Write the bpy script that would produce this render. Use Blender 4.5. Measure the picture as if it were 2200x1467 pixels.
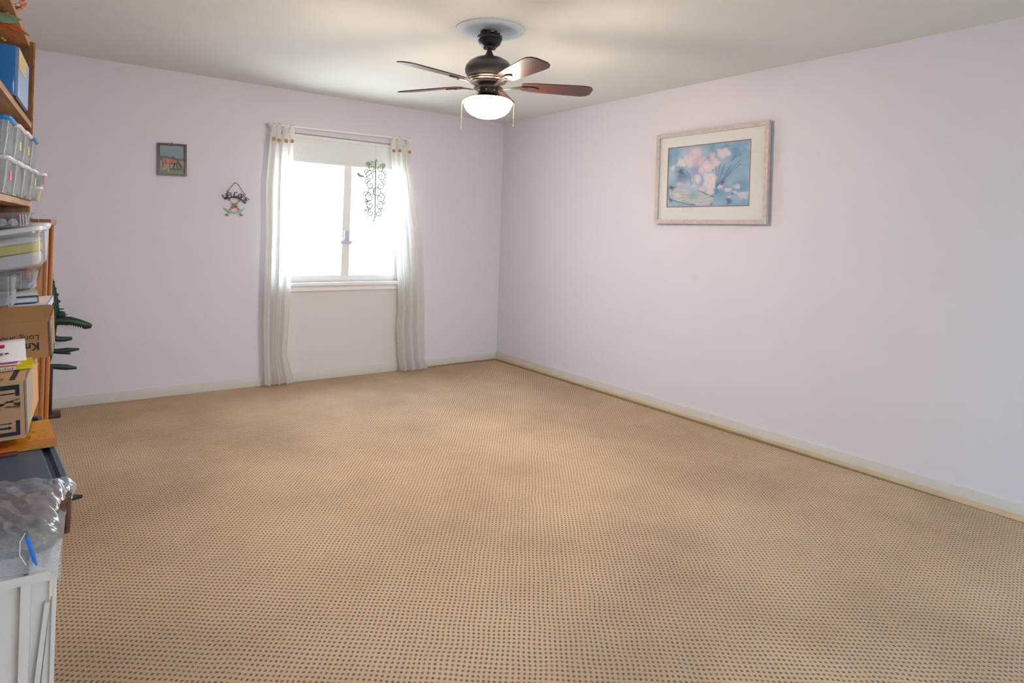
import bpy, bmesh, math, random
import numpy as np
from mathutils import Vector, Matrix

for o in list(bpy.data.objects): bpy.data.objects.remove(o)
SC = bpy.context.scene
COL = SC.collection
random.seed(7)
R = math.radians
PI = math.pi

# ------------------------------------------------------------------ camera
CAM_POS = Vector((-3.8234, -5.3691, 1.2999))
YAW, ROLL, FPX, CY = 0.637319, 0.03203, 1367.63, 502.91
fw = Vector((math.sin(YAW), math.cos(YAW), 0)); rt = Vector((math.cos(YAW), -math.sin(YAW), 0)); up = Vector((0, 0, 1))
r2 = rt * math.cos(ROLL) + up * math.sin(ROLL); u2 = -rt * math.sin(ROLL) + up * math.cos(ROLL)
cd = bpy.data.cameras.new('camera'); cam = bpy.data.objects.new('camera', cd); COL.objects.link(cam)
m = Matrix((r2, u2, -fw)).transposed().to_4x4(); m.translation = CAM_POS; cam.matrix_world = m
cd.sensor_fit = 'HORIZONTAL'; cd.sensor_width = 36.0
cd.lens = FPX / 2200 * 36.0
cd.shift_x = 0.0; cd.shift_y = -(733.5 - CY) / 2200
cd.clip_start = 0.05
SC.camera = cam

# ------------------------------------------------------------------ world, daylight portals, exposure
W = bpy.data.worlds.new('overcast_sky'); SC.world = W; W.use_nodes = True
bg = W.node_tree.nodes['Background']
SKY_L, GROUND_L = 12.0, 12.0          # hazy sky above the horizon, sunlit pale ground below it
_n = W.node_tree.nodes; _l = W.node_tree.links
_tc = _n.new('ShaderNodeTexCoord'); _sp = _n.new('ShaderNodeSeparateXYZ'); _l.new(_tc.outputs['Generated'], _sp.inputs[0])
_mr = _n.new('ShaderNodeMapRange'); _mr.interpolation_type = 'SMOOTHSTEP'; _mr.inputs[1].default_value = -0.05; _mr.inputs[2].default_value = 0.05; _l.new(_sp.outputs['Z'], _mr.inputs[0])
_mx = _n.new('ShaderNodeMix'); _mx.data_type = 'RGBA'; _l.new(_mr.outputs[0], _mx.inputs[0])
_mx.inputs[6].default_value = (0.98*GROUND_L, 1.0*GROUND_L, 0.97*GROUND_L, 1); _mx.inputs[7].default_value = (0.64*SKY_L, 0.82*SKY_L, 1.0*SKY_L, 1)
_l.new(_mx.outputs[2], bg.inputs['Color']); bg.inputs['Strength'].default_value = 1.0
SC.view_settings.view_transform = 'Standard'; SC.view_settings.look = 'None'
SC.view_settings.exposure = 0.16; SC.view_settings.gamma = 1.0
SC.view_settings.use_curve_mapping = False
SC.cycles.use_denoising = True
SC.cycles.max_bounces = 6; SC.cycles.diffuse_bounces = 4; SC.cycles.glossy_bounces = 2; SC.cycles.transparent_max_bounces = 20
SC.cycles.use_adaptive_sampling = True; SC.cycles.adaptive_threshold = 0.12; SC.cycles.adaptive_min_samples = 16
SC.cycles.use_light_tree = False
SC.cycles.sample_clamp_indirect = 6.0; SC.cycles.sample_clamp_direct = 5.0

LAMP_STRENGTH = 140.0
LAMP_COL = (1.0, 0.79, 0.64)

def portal(name, loc, rot, sx, sy):
    l = bpy.data.lights.new(name, 'AREA'); l.shape = 'RECTANGLE'; l.size = sx; l.size_y = sy
    l.cycles.is_portal = True
    o = bpy.data.objects.new(name, l); COL.objects.link(o); o.location = loc; o.rotation_euler = rot
    return o
# front window (points -Y into the room), added rear door (points +Y into the room)
WX0, WX1, WZ0, WZ1 = -2.25, -1.13, 0.835, 2.09          # window opening in the back wall
RX0, RX1, RZ0, RZ1 = -3.2, -0.6, 0.05, 2.10             # opening for the added glazed door behind the camera
XL, YR, HC = -4.32, -7.2, 2.44                          # left wall, rear wall, ceiling height
portal('window_daylight_portal', ((WX0+WX1)/2, 0.12, (WZ0+WZ1)/2), (R(-90), 0, 0), WX1-WX0, WZ1-WZ0)
portal('door_daylight_portal', ((RX0+RX1)/2, YR-0.1, (RZ0+RZ1)/2), (R(90), 0, 0), RX1-RX0, RZ1-RZ0)

# ------------------------------------------------------------------ helpers
def srgb(r, g, b):
    f = lambda c: (c/255)/12.92 if c/255 <= 0.04045 else ((c/255+0.055)/1.055)**2.4
    return (f(r), f(g), f(b))

MATS = {}
def mat(name, col, rough=0.5, spec=0.5, metal=0.0, var=0.06, scale=18.0, bump=0.0, bscale=120.0, aniso=(1,1,1), trans=0.0, emis=None, alpha=None):
    """principled material whose colour wanders a little with a noise in object space"""
    m = bpy.data.materials.new(name); m.use_nodes = True
    nt = m.node_tree; n = nt.nodes; L = nt.links
    p = n['Principled BSDF']
    tc = n.new('ShaderNodeTexCoord'); mp = n.new('ShaderNodeMapping'); mp.inputs['Scale'].default_value = aniso
    L.new(tc.outputs['Object'], mp.inputs['Vector'])
    nz = n.new('ShaderNodeTexNoise'); nz.inputs['Scale'].default_value = scale; nz.inputs['Detail'].default_value = 4
    L.new(mp.outputs[0], nz.inputs['Vector'])
    mx = n.new('ShaderNodeMix'); mx.data_type = 'RGBA'
    mx.inputs[6].default_value = tuple(max(0, c*(1-var)) for c in col) + (1,)
    mx.inputs[7].default_value = tuple(min(1, c*(1+var)) for c in col) + (1,)
    L.new(nz.outputs['Fac'], mx.inputs[0]); L.new(mx.outputs[2], p.inputs['Base Color'])
    p.inputs['Roughness'].default_value = rough; p.inputs['Metallic'].default_value = metal
    p.inputs['Specular IOR Level'].default_value = spec
    if trans: p.inputs['Transmission Weight'].default_value = trans
    if bump:
        b = n.new('ShaderNodeBump'); b.inputs['Strength'].default_value = bump; b.inputs['Distance'].default_value = 0.002
        n2 = n.new('ShaderNodeTexNoise'); n2.inputs['Scale'].default_value = bscale; n2.inputs['Detail'].default_value = 3
        L.new(mp.outputs[0], n2.inputs['Vector']); L.new(n2.outputs['Fac'], b.inputs['Height']); L.new(b.outputs[0], p.inputs['Normal'])
    MATS[name] = m
    return m

def clear_mat(name, col, body=0.3, rough=0.15, gloss=0.12, trl=0.4):
    """thin clear plastic / glass: transparent + a little diffuse body + glossy coat"""
    m = bpy.data.materials.new(name); m.use_nodes = True
    nt = m.node_tree; n = nt.nodes; L = nt.links; n.clear()
    out = n.new('ShaderNodeOutputMaterial')
    tr = n.new('ShaderNodeBsdfTransparent'); df = n.new('ShaderNodeBsdfDiffuse'); gl = n.new('ShaderNodeBsdfGlossy')
    tl = n.new('ShaderNodeBsdfTranslucent'); md = n.new('ShaderNodeMixShader'); md.inputs[0].default_value = trl
    nz = n.new('ShaderNodeTexNoise'); nz.inputs['Scale'].default_value = 40
    mx = n.new('ShaderNodeMix'); mx.data_type = 'RGBA'; mx.inputs[6].default_value = tuple(c*0.94 for c in col)+(1,); mx.inputs[7].default_value = tuple(col)+(1,)
    L.new(nz.outputs['Fac'], mx.inputs[0]); L.new(mx.outputs[2], df.inputs['Color']); L.new(mx.outputs[2], tl.inputs['Color'])
    tr.inputs['Color'].default_value = tuple(0.5+0.5*c for c in col)+(1,)
    gl.inputs['Roughness'].default_value = rough
    L.new(df.outputs[0], md.inputs[1]); L.new(tl.outputs[0], md.inputs[2])
    m1 = n.new('ShaderNodeMixShader'); m1.inputs[0].default_value = body
    L.new(tr.outputs[0], m1.inputs[1]); L.new(md.outputs[0], m1.inputs[2])
    lw = n.new('ShaderNodeLayerWeight'); lw.inputs['Blend'].default_value = 0.5      # Schlick reflectance of a thin sheet, same from both sides
    pw5 = n.new('ShaderNodeMath'); pw5.operation = 'POWER'; pw5.inputs[1].default_value = 5.0; L.new(lw.outputs['Facing'], pw5.inputs[0])
    ad = n.new('ShaderNodeMath'); ad.operation = 'MULTIPLY_ADD'; ad.inputs[1].default_value = 0.9; ad.inputs[2].default_value = 0.035+gloss*0.3
    L.new(pw5.outputs[0], ad.inputs[0])
    m2 = n.new('ShaderNodeMixShader'); L.new(ad.outputs[0], m2.inputs[0]); L.new(m1.outputs[0], m2.inputs[1]); L.new(gl.outputs[0], m2.inputs[2])
    L.new(m2.outputs[0], out.inputs[0])
    MATS[name] = m
    return m

def print_mat(name, rough=0.5, spec=0.4):
    """flat print: colours come from the mesh's own colour attribute"""
    m = bpy.data.materials.new(name); m.use_nodes = True; n = m.node_tree.nodes
    a = n.new('ShaderNodeAttribute'); a.attribute_name = 'ink'
    p = n['Principled BSDF']; m.node_tree.links.new(a.outputs['Color'], p.inputs['Base Color'])
    p.inputs['Roughness'].default_value = rough; p.inputs['Specular IOR Level'].default_value = spec
    return m

def link(name, me, material=None, parent=None, smooth=False):
    if material is not None: me.materials.append(material)
    if smooth:
        me.polygons.foreach_set('use_smooth', [True]*len(me.polygons))
    o = bpy.data.objects.new(name, me); COL.objects.link(o)
    if parent is not None: o.parent = parent
    return o
def from_bm(name, bm, material=None, parent=None, smooth=False, bevel=0.0, seg=2):
    if bevel > 0:
        es = [e for e in bm.edges if len(e.link_faces) == 2 and e.calc_face_angle(0) > 0.6]
        bmesh.ops.bevel(bm, geom=es, offset=bevel, segments=seg, affect='EDGES', profile=0.6)
    bmesh.ops.recalc_face_normals(bm, faces=bm.faces)
    me = bpy.data.meshes.new(name); bm.to_mesh(me); bm.free()
    o = link(name, me, material, parent)
    if smooth:
        me.polygons.foreach_set('use_smooth', [True]*len(me.polygons))
        try: me.set_sharp_from_angle(angle=R(40))
        except Exception: pass
    return o
def add_box(bm, x0, x1, y0, y1, z0, z1, mtx=None):
    r = bmesh.ops.create_cube(bm, size=1.0)
    M_ = Matrix.Translation(((x0+x1)/2, (y0+y1)/2, (z0+z1)/2)) @ Matrix.Diagonal((abs(x1-x0), abs(y1-y0), abs(z1-z0), 1))
    if mtx is not None: M_ = mtx @ M_
    bmesh.ops.transform(bm, matrix=M_, verts=r['verts'])
def box(name, x0, x1, y0, y1, z0, z1, material, parent=None, bevel=0.0, mtx=None, seg=2):
    bm = bmesh.new(); add_box(bm, x0, x1, y0, y1, z0, z1, mtx)
    return from_bm(name, bm, material, parent, bevel=bevel, seg=seg, smooth=bevel > 0)
def lathe_bm(bm, prof, seg=48, cx=0, cy=0):
    rings = []
    for r, z in prof:
        if r < 1e-5: rings.append([bm.verts.new((cx, cy, z))])
        else: rings.append([bm.verts.new((cx+r*math.cos(2*PI*i/seg), cy+r*math.sin(2*PI*i/seg), z)) for i in range(seg)])
    for a, b in zip(rings, rings[1:]):
        for i in range(seg):
            j = (i+1) % seg
            if len(a) == 1 and len(b) == 1: continue
            if len(a) == 1: bm.faces.new((a[0], b[i], b[j]))
            elif len(b) == 1: bm.faces.new((a[i], a[j], b[0]))
            else: bm.faces.new((a[i], a[j], b[j], b[i]))
def lathe(name, prof, material, parent=None, seg=48):
    bm = bmesh.new(); lathe_bm(bm, prof, seg)
    return from_bm(name, bm, material, parent, smooth=True)
def sweep_bm(bm, pts, rad, seg=10, flat=1.0, side=None):
    """tube along pts; rad a number or list; flat squashes the section along its second axis"""
    pts = [Vector(p) for p in pts]; n = len(pts)
    rad = rad if isinstance(rad, (list, tuple)) else [rad]*n
    prev = None; rings = []
    for i, p in enumerate(pts):
        t = (pts[min(i+1, n-1)] - pts[max(i-1, 0)]).normalized()
        if side is not None: s = Vector(side); s = (s - t*s.dot(t))
        else:
            ref = prev if prev is not None else (Vector((0, 0, 1)) if abs(t.z) < 0.9 else Vector((1, 0, 0)))
            s = ref - t*ref.dot(t)
        s.normalize(); prev = s; u = t.cross(s)
        rings.append([bm.verts.new(p + s*rad[i]*math.cos(2*PI*k/seg) + u*rad[i]*flat*math.sin(2*PI*k/seg)) for k in range(seg)])
    for a, b in zip(rings, rings[1:]):
        for k in range(seg): bm.faces.new((a[k], a[(k+1) % seg], b[(k+1) % seg], b[k]))
    bm.faces.new(rings[0][::-1]); bm.faces.new(rings[-1])
def sweep(name, pts, rad, material, parent=None, seg=10, flat=1.0, side=None):
    bm = bmesh.new(); sweep_bm(bm, pts, rad, seg, flat, side)
    return from_bm(name, bm, material, parent, smooth=True)
def prism(name, poly, y0, y1, material, parent=None, axis='xz', bevel=0.0):
    """extrude a 2D outline: axis 'xz' (thickness along y), 'xy' (along z) or 'yz' (along x)"""
    bm = bmesh.new()
    P = {'xz': lambda a, b, t: (a, t, b), 'xy': lambda a, b, t: (a, b, t), 'yz': lambda a, b, t: (t, a, b)}[axis]
    f = [bm.verts.new(P(a, b, y0)) for a, b in poly]; k = [bm.verts.new(P(a, b, y1)) for a, b in poly]
    bm.faces.new(f); bm.faces.new(k[::-1])
    for i in range(len(poly)): j = (i+1) % len(poly); bm.faces.new((f[i], k[i], k[j], f[j]))
    return from_bm(name, bm, material, parent, bevel=bevel, smooth=bevel > 0)
def rrect(hx, hy, r, z, n=4):
    pts = []
    for q, (sx, sy) in enumerate(((1, 1), (-1, 1), (-1, -1), (1, -1))):
        for i in range(n+1):
            a = PI/2*q + PI/2*i/n
            pts.append((sx*(hx-r) + r*math.cos(a), sy*(hy-r) + r*math.sin(a), z))
    return pts
def loft_bm(bm, rings, cap0=True, cap1=True):
    rv = [[bm.verts.new(p) for p in r] for r in rings]
    for a, b in zip(rv, rv[1:]):
        for i in range(len(a)): j = (i+1) % len(a); bm.faces.new((a[i], a[j], b[j], b[i]))
    if cap0: bm.faces.new(rv[0][::-1])
    if cap1: bm.faces.new(rv[-1])
def loft(name, rings, material, parent=None, cap0=True, cap1=True):
    bm = bmesh.new(); loft_bm(bm, rings, cap0, cap1)
    return from_bm(name, bm, material, parent, smooth=True)
def tag(o, label, cat, group=None):
    o['label'] = label; o['category'] = cat
    if group: o['group'] = group
    return o
def thing(name, label, cat, loc=(0, 0, 0), rotz=0.0, group=None, rot=None):
    o = bpy.data.objects.new(name, None); COL.objects.link(o); o.empty_display_size = 0.05
    o.location = loc; o.rotation_euler = rot if rot else (0, 0, rotz)
    return tag(o, label, cat, group)
def struct(o): o['kind'] = 'structure'; return o
def clone(o, parent=None):
    c = o.copy(); COL.objects.link(c)
    if parent is not None: c.parent = parent
    for ch in list(o.children): clone(ch, c)
    return c

# fractal noise and painting of prints on fine meshes
def vnoise(u, v, seed, freq):
    rng = np.random.RandomState(seed); g = rng.rand(64, 64)
    x = u*freq; y = v*freq; xi = np.floor(x).astype(int); yi = np.floor(y).astype(int); fx = x-xi; fy = y-yi
    fx = fx*fx*(3-2*fx); fy = fy*fy*(3-2*fy); G = lambda a, b: g[a % 64, b % 64]
    return (G(xi, yi)*(1-fx)+G(xi+1, yi)*fx)*(1-fy)+(G(xi, yi+1)*(1-fx)+G(xi+1, yi+1)*fx)*fy
def fbm(u, v, seed, freq, oct=4):
    t = 0; a = 0.5; s = 0
    for k in range(oct): t = t + a*vnoise(u, v, seed+k, freq*2**k); s += a; a *= 0.5
    return t/s
def inpoly(u, v, poly):
    c = np.zeros(u.shape, bool); n = len(poly)
    for i in range(n):
        x0, y0 = poly[i]; x1, y1 = poly[(i+1) % n]
        if y0 == y1: continue
        k = ((y0 > v) != (y1 > v)) & (u < (x1-x0)*(v-y0)/(y1-y0)+x0); c ^= k
    return c
def segdist(u, v, a, b):
    ax, ay = a; bx, by = b; dx, dy = bx-ax, by-ay; t = np.clip(((u-ax)*dx+(v-ay)*dy)/(dx*dx+dy*dy+1e-12), 0, 1)
    return np.hypot(u-ax-t*dx, v-ay-t*dy)
def blend(img, mask, col):
    c = np.array(col, float); img += (c-img)*mask[..., None]
def painted(name, origin, eu, ev, nx, ny, fn, material, parent=None):
    """sheet spanned by eu, ev from origin, coloured by fn(u,v) -> sRGB 0..255"""
    u, v = np.meshgrid(np.linspace(0, 1, nx), np.linspace(0, 1, ny))
    img = np.clip(fn(u, v), 0, 255)/255.0
    lin = np.where(img <= 0.04045, img/12.92, ((img+0.055)/1.055)**2.4)
    o_ = np.array(origin); co = o_ + u[..., None]*np.array(eu) + v[..., None]*np.array(ev)
    me = bpy.data.meshes.new(name); me.vertices.add(nx*ny); me.vertices.foreach_set('co', co.reshape(-1))
    i = np.arange((nx-1)*(ny-1)); r = i//(nx-1); c = i % (nx-1); a = r*nx+c
    q = np.stack([a, a+1, a+nx+1, a+nx], 1).astype(np.int32)
    me.loops.add(q.size); me.loops.foreach_set('vertex_index', q.reshape(-1))
    me.polygons.add(len(q)); me.polygons.foreach_set('loop_start', np.arange(len(q), dtype=np.int32)*4)
    me.update(calc_edges=True); me.validate()
    at = me.attributes.new('ink', 'FLOAT_COLOR', 'POINT')
    at.data.foreach_set('color', np.concatenate([lin.reshape(-1, 3), np.ones((nx*ny, 1))], 1).astype(np.float32).reshape(-1))
    return link(name, me, material, parent)
def text_mesh(name, body, size, mtx, material, parent, bold=0.0):
    cu = bpy.data.curves.new(name, 'FONT'); cu.body = body; cu.size = size; cu.offset = bold; cu.extrude = 0.0001
    t = bpy.data.objects.new(name, cu); COL.objects.link(t)
    dg = bpy.context.evaluated_depsgraph_get(); dg.update()
    me = bpy.data.meshes.new_from_object(t.evaluated_get(dg)); bpy.data.objects.remove(t)
    me.transform(mtx); me.materials.clear()
    return link(name, me, material, parent)

# ------------------------------------------------------------------ materials
def wall_material(name, patch=False):
    m = bpy.data.materials.new(name); m.use_nodes = True; nt = m.node_tree; n = nt.nodes; L = nt.links; p = n['Principled BSDF']
    tc = n.new('ShaderNodeTexCoord')
    nz = n.new('ShaderNodeTexNoise'); nz.inputs['Scale'].default_value = 1.6; nz.inputs['Detail'].default_value = 2; L.new(tc.outputs['Object'], nz.inputs['Vector'])
    mx = n.new('ShaderNodeMix'); mx.data_type = 'RGBA'
    mx.inputs[6].default_value = (0.698, 0.685, 0.762, 1); mx.inputs[7].default_value = (0.738, 0.722, 0.800, 1)
    L.new(nz.outputs['Fac'], mx.inputs[0]); last = mx.outputs[2]
    # scuffs: small sparse smudges
    n2 = n.new('ShaderNodeTexNoise'); n2.inputs['Scale'].default_value = 3.1; n2.inputs['Detail'].default_value = 2
    L.new(tc.outputs['Object'], n2.inputs['Vector'])
    rp = n.new('ShaderNodeMapRange'); rp.inputs[1].default_value = 0.70; rp.inputs[2].default_value = 0.82; rp.inputs[4].default_value = 0.35; L.new(n2.outputs['Fac'], rp.inputs[0])
    m3 = n.new('ShaderNodeMix'); m3.data_type = 'RGBA'; m3.inputs[7].default_value = (0.60, 0.55, 0.58, 1); L.new(rp.outputs[0], m3.inputs[0]); L.new(last, m3.inputs[6]); last = m3.outputs[2]
    if patch:   # greyer patch under the window
        sp = n.new('ShaderNodeSeparateXYZ'); L.new(tc.outputs['Object'], sp.inputs[0])
        def band(out, a, b, s):
            x = n.new('ShaderNodeMapRange'); x.interpolation_type = 'SMOOTHSTEP'; x.inputs[1].default_value = a-s; x.inputs[2].default_value = a+s; L.new(out, x.inputs[0])
            y = n.new('ShaderNodeMapRange'); y.interpolation_type = 'SMOOTHSTEP'; y.inputs[1].default_value = b+s; y.inputs[2].default_value = b-s; L.new(out, y.inputs[0])
            k = n.new('ShaderNodeMath'); k.operation = 'MULTIPLY'; L.new(x.outputs[0], k.inputs[0]); L.new(y.outputs[0], k.inputs[1]); return k.outputs[0]
        k = n.new('ShaderNodeMath'); k.operation = 'MULTIPLY'; L.new(band(sp.outputs['X'], -2.22, -1.12, 0.02), k.inputs[0]); L.new(band(sp.outputs['Z'], -0.1, 0.80, 0.02), k.inputs[1])
        m4 = n.new('ShaderNodeMix'); m4.data_type = 'RGBA'; m4.inputs[7].default_value = (0.70, 0.69, 0.68, 1); L.new(k.outputs[0], m4.inputs[0]); L.new(last, m4.inputs[6]); last = m4.outputs[2]
    L.new(last, p.inputs['Base Color']); p.inputs['Roughness'].default_value = 0.62; p.inputs['Specular IOR Level'].default_value = 0.3
    return m

def carpet_material():
    m = bpy.data.materials.new('carpet_loop_pile'); m.use_nodes = True; nt = m.node_tree; n = nt.nodes; L = nt.links; p = n['Principled BSDF']
    def math_(op, a, b=None, c=None):
        k = n.new('ShaderNodeMath'); k.operation = op
        for i, v in enumerate((a, b, c)):
            if v is None: continue
            if isinstance(v, (int, float)): k.inputs[i].default_value = v
            else: L.new(v, k.inputs[i])
        return k.outputs[0]
    tc = n.new('ShaderNodeTexCoord')
    wob = n.new('ShaderNodeTexNoise'); wob.inputs['Scale'].default_value = 9; wob.inputs['Detail'].default_value = 0; L.new(tc.outputs['Object'], wob.inputs['Vector'])
    wm = n.new('ShaderNodeVectorMath'); wm.operation = 'MULTIPLY_ADD'; wm.inputs[1].default_value = (0.012, 0.012, 0); L.new(wob.outputs['Color'], wm.inputs[0]); L.new(tc.outputs['Object'], wm.inputs[2])
    mp = n.new('ShaderNodeMapping'); mp.inputs['Rotation'].default_value = (0, 0, R(38)); mp.inputs['Scale'].default_value = (1, 1, 1); L.new(wm.outputs[0], mp.inputs['Vector'])
    sc = n.new('ShaderNodeVectorMath'); sc.operation = 'MULTIPLY'; sc.inputs[1].default_value = (1/0.0165, 1/0.0200, 0); L.new(mp.outputs[0], sc.inputs[0])
    fl = n.new('ShaderNodeVectorMath'); fl.operation = 'FLOOR'; L.new(sc.outputs[0], fl.inputs[0])
    fr = n.new('ShaderNodeVectorMath'); fr.operation = 'FRACTION'; L.new(sc.outputs[0], fr.inputs[0])
    ct = n.new('ShaderNodeVectorMath'); ct.operation = 'SUBTRACT'; ct.inputs[1].default_value = (0.5, 0.5, 0); L.new(fr.outputs[0], ct.inputs[0])
    ln = n.new('ShaderNodeVectorMath'); ln.operation = 'LENGTH'; L.new(ct.outputs[0], ln.inputs[0])
    jit = n.new('ShaderNodeTexNoise'); jit.inputs['Scale'].default_value = 420; jit.inputs['Detail'].default_value = 0; L.new(tc.outputs['Object'], jit.inputs['Vector'])
    d = math_('ADD', ln.outputs['Value'], math_('MULTIPLY', math_('SUBTRACT', jit.outputs['Fac'], 0.5), 0.42))
    dot = n.new('ShaderNodeMapRange'); dot.interpolation_type = 'SMOOTHSTEP'; dot.inputs[1].default_value = 0.34; dot.inputs[2].default_value = 0.14; L.new(d, dot.inputs[0])
    wn = n.new('ShaderNodeTexWhiteNoise'); wn.noise_dimensions = '3D'; L.new(fl.outputs[0], wn.inputs['Vector'])
    cr = n.new('ShaderNodeValToRGB'); cr.color_ramp.interpolation = 'CONSTANT'; e = cr.color_ramp.elements
    e[0].position = 0; e[0].color = (*srgb(86, 80, 78), 1); e[1].position = 0.28; e[1].color = (*srgb(112, 84, 62), 1)
    for ps, c in ((0.52, (138, 84, 58)), (0.68, (80, 66, 60)), (0.84, (132, 104, 74)), (0.94, (70, 80, 92))):
        x = e.new(ps); x.color = (*srgb(*c), 1)
    L.new(wn.outputs['Value'], cr.inputs[0])
    big = n.new('ShaderNodeTexNoise'); big.inputs['Scale'].default_value = 0.9; big.inputs['Detail'].default_value = 3; big.inputs['Roughness'].default_value = 0.6; L.new(tc.outputs['Object'], big.inputs['Vector'])
    br = n.new('ShaderNodeMapRange'); br.inputs[1].default_value = 0.38; br.inputs[2].default_value = 0.66; L.new(big.outputs['Fac'], br.inputs[0])
    base = n.new('ShaderNodeMix'); base.data_type = 'RGBA'; base.inputs[6].default_value = (*srgb(184, 162, 136), 1); base.inputs[7].default_value = (*srgb(210, 186, 156), 1); L.new(br.outputs[0], base.inputs[0])
    fine = n.new('ShaderNodeTexNoise'); fine.inputs['Scale'].default_value = 260; fine.inputs['Detail'].default_value = 1; L.new(tc.outputs['Object'], fine.inputs['Vector'])
    fb = n.new('ShaderNodeMix'); fb.data_type = 'RGBA'; fb.blend_type = 'MULTIPLY'; fb.inputs[0].default_value = 1.0; L.new(base.outputs[2], fb.inputs[6])
    fv = n.new('ShaderNodeMapRange'); fv.inputs[3].default_value = 0.78; fv.inputs[4].default_value = 1.18; L.new(fine.outputs['Fac'], fv.inputs[0]); L.new(fv.outputs[0], fb.inputs[7])
    mx = n.new('ShaderNodeMix'); mx.data_type = 'RGBA'; L.new(math_('MULTIPLY', dot.outputs[0], 0.85), mx.inputs[0]); L.new(fb.outputs[2], mx.inputs[6]); L.new(cr.outputs[0], mx.inputs[7])
    L.new(mx.outputs[2], p.inputs['Base Color']); p.inputs['Roughness'].default_value = 0.95; p.inputs['Specular IOR Level'].default_value = 0.1
    b = n.new('ShaderNodeBump'); b.inputs['Strength'].default_value = 0.6; b.inputs['Distance'].default_value = 0.004
    hgt = math_('ADD', math_('MULTIPLY', dot.outputs[0], -1.0), math_('MULTIPLY', fine.outputs['Fac'], 0.5)); L.new(hgt, b.inputs['Height']); L.new(b.outputs[0], p.inputs['Normal'])
    return m

def curtain_material():
    m = bpy.data.materials.new('sheer_cream_cloth'); m.use_nodes = True; nt = m.node_tree; n = nt.nodes; L = nt.links; n.clear()
    out = n.new('ShaderNodeOutputMaterial'); df = n.new('ShaderNodeBsdfDiffuse'); tl = n.new('ShaderNodeBsdfTranslucent'); tr = n.new('ShaderNodeBsdfTransparent')
    tc = n.new('ShaderNodeTexCoord'); wv = n.new('ShaderNodeTexNoise'); wv.inputs['Scale'].default_value = 220; L.new(tc.outputs['Object'], wv.inputs['Vector'])
    mx = n.new('ShaderNodeMix'); mx.data_type = 'RGBA'; mx.inputs[6].default_value = (0.88, 0.87, 0.83, 1); mx.inputs[7].default_value = (0.94, 0.93, 0.90, 1); L.new(wv.outputs['Fac'], mx.inputs[0])
    L.new(mx.outputs[2], df.inputs['Color']); L.new(mx.outputs[2], tl.inputs['Color'])
    m1 = n.new('ShaderNodeMixShader'); m1.inputs[0].default_value = 0.62; L.new(df.outputs[0], m1.inputs[1]); L.new(tl.outputs[0], m1.inputs[2])
    m2 = n.new('ShaderNodeMixShader'); m2.inputs[0].default_value = 0.10; L.new(m1.outputs[0], m2.inputs[1]); L.new(tr.outputs[0], m2.inputs[2]); L.new(m2.outputs[0], out.inputs[0])
    return m

def wood_material(name, c0, c1, axis=(1, 1, 0.06), rough=0.45, scale=26):
    m = bpy.data.materials.new(name); m.use_nodes = True; nt = m.node_tree; n = nt.nodes; L = nt.links; p = n['Principled BSDF']
    tc = n.new('ShaderNodeTexCoord'); mp = n.new('ShaderNodeMapping'); mp.inputs['Scale'].default_value = axis; L.new(tc.outputs['Object'], mp.inputs['Vector'])
    nz = n.new('ShaderNodeTexNoise'); nz.inputs['Scale'].default_value = scale; nz.inputs['Detail'].default_value = 6; nz.inputs['Distortion'].default_value = 1.2; L.new(mp.outputs[0], nz.inputs['Vector'])
    cr = n.new('ShaderNodeValToRGB'); cr.color_ramp.elements[0].position = 0.3; cr.color_ramp.elements[1].position = 0.7
    cr.color_ramp.elements[0].color = (*c0, 1); cr.color_ramp.elements[1].color = (*c1, 1); L.new(nz.outputs['Fac'], cr.inputs[0]); L.new(cr.outputs[0], p.inputs['Base Color'])
    p.inputs['Roughness'].default_value = rough
    return m

M_WALL = wall_material('lilac_pink_paint'); M_WALLB = wall_material('lilac_pink_paint_patched', True)
M_CEIL = mat('ceiling_cream_paint', (0.745, 0.77, 0.745), 0.75, 0.2, var=0.03, scale=2.5)
M_CARPET = carpet_material()
M_BASE = mat('baseboard_paint', (0.66, 0.65, 0.61), 0.5, 0.4, var=0.08, scale=6)
M_STAIN = mat('baseboard_yellowed_edge', (0.66, 0.54, 0.36), 0.6, 0.3, var=0.18, scale=9)
M_EDGE = mat('carpet_gap_dark_strip', (0.27, 0.19, 0.11), 0.9, 0.1, var=0.3, scale=160)
M_WHITE = mat('white_window_paint', (0.88, 0.89, 0.88), 0.4, 0.5, var=0.03)
M_GLASS = clear_mat('window_glass', (0.97, 0.99, 1.0), body=0.02, rough=0.02)
M_GLAZE = clear_mat('picture_glass', (1, 1, 1), body=0.0, rough=0.0, gloss=0.0)
M_CURT = curtain_material()
M_BTN = mat('wooden_button', srgb(176, 128, 92), 0.5, var=0.25, scale=300)
M_BLACK = mat('matte_black_metal', (0.018, 0.017, 0.018), 0.38, 0.5, var=0.2, scale=40)
M_BRONZE = mat('dark_bronze_metal', (0.045, 0.036, 0.030), 0.32, 0.5, metal=0.6, var=0.2)
M_BLADE = wood_material('walnut_blade', srgb(46, 26, 20), srgb(84, 48, 34), axis=(0.06, 1, 1), rough=0.28, scale=40)
M_MEDAL = mat('medallion_pale_blue_plaster', (0.62, 0.70, 0.78), 0.7, var=0.04)
M_IRON = mat('verdigris_wrought_iron', srgb(150, 168, 146), 0.6, var=0.2, scale=60)
M_IRONB = mat('sign_black_iron', srgb(40, 34, 40), 0.5, var=0.2, scale=60)

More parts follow.
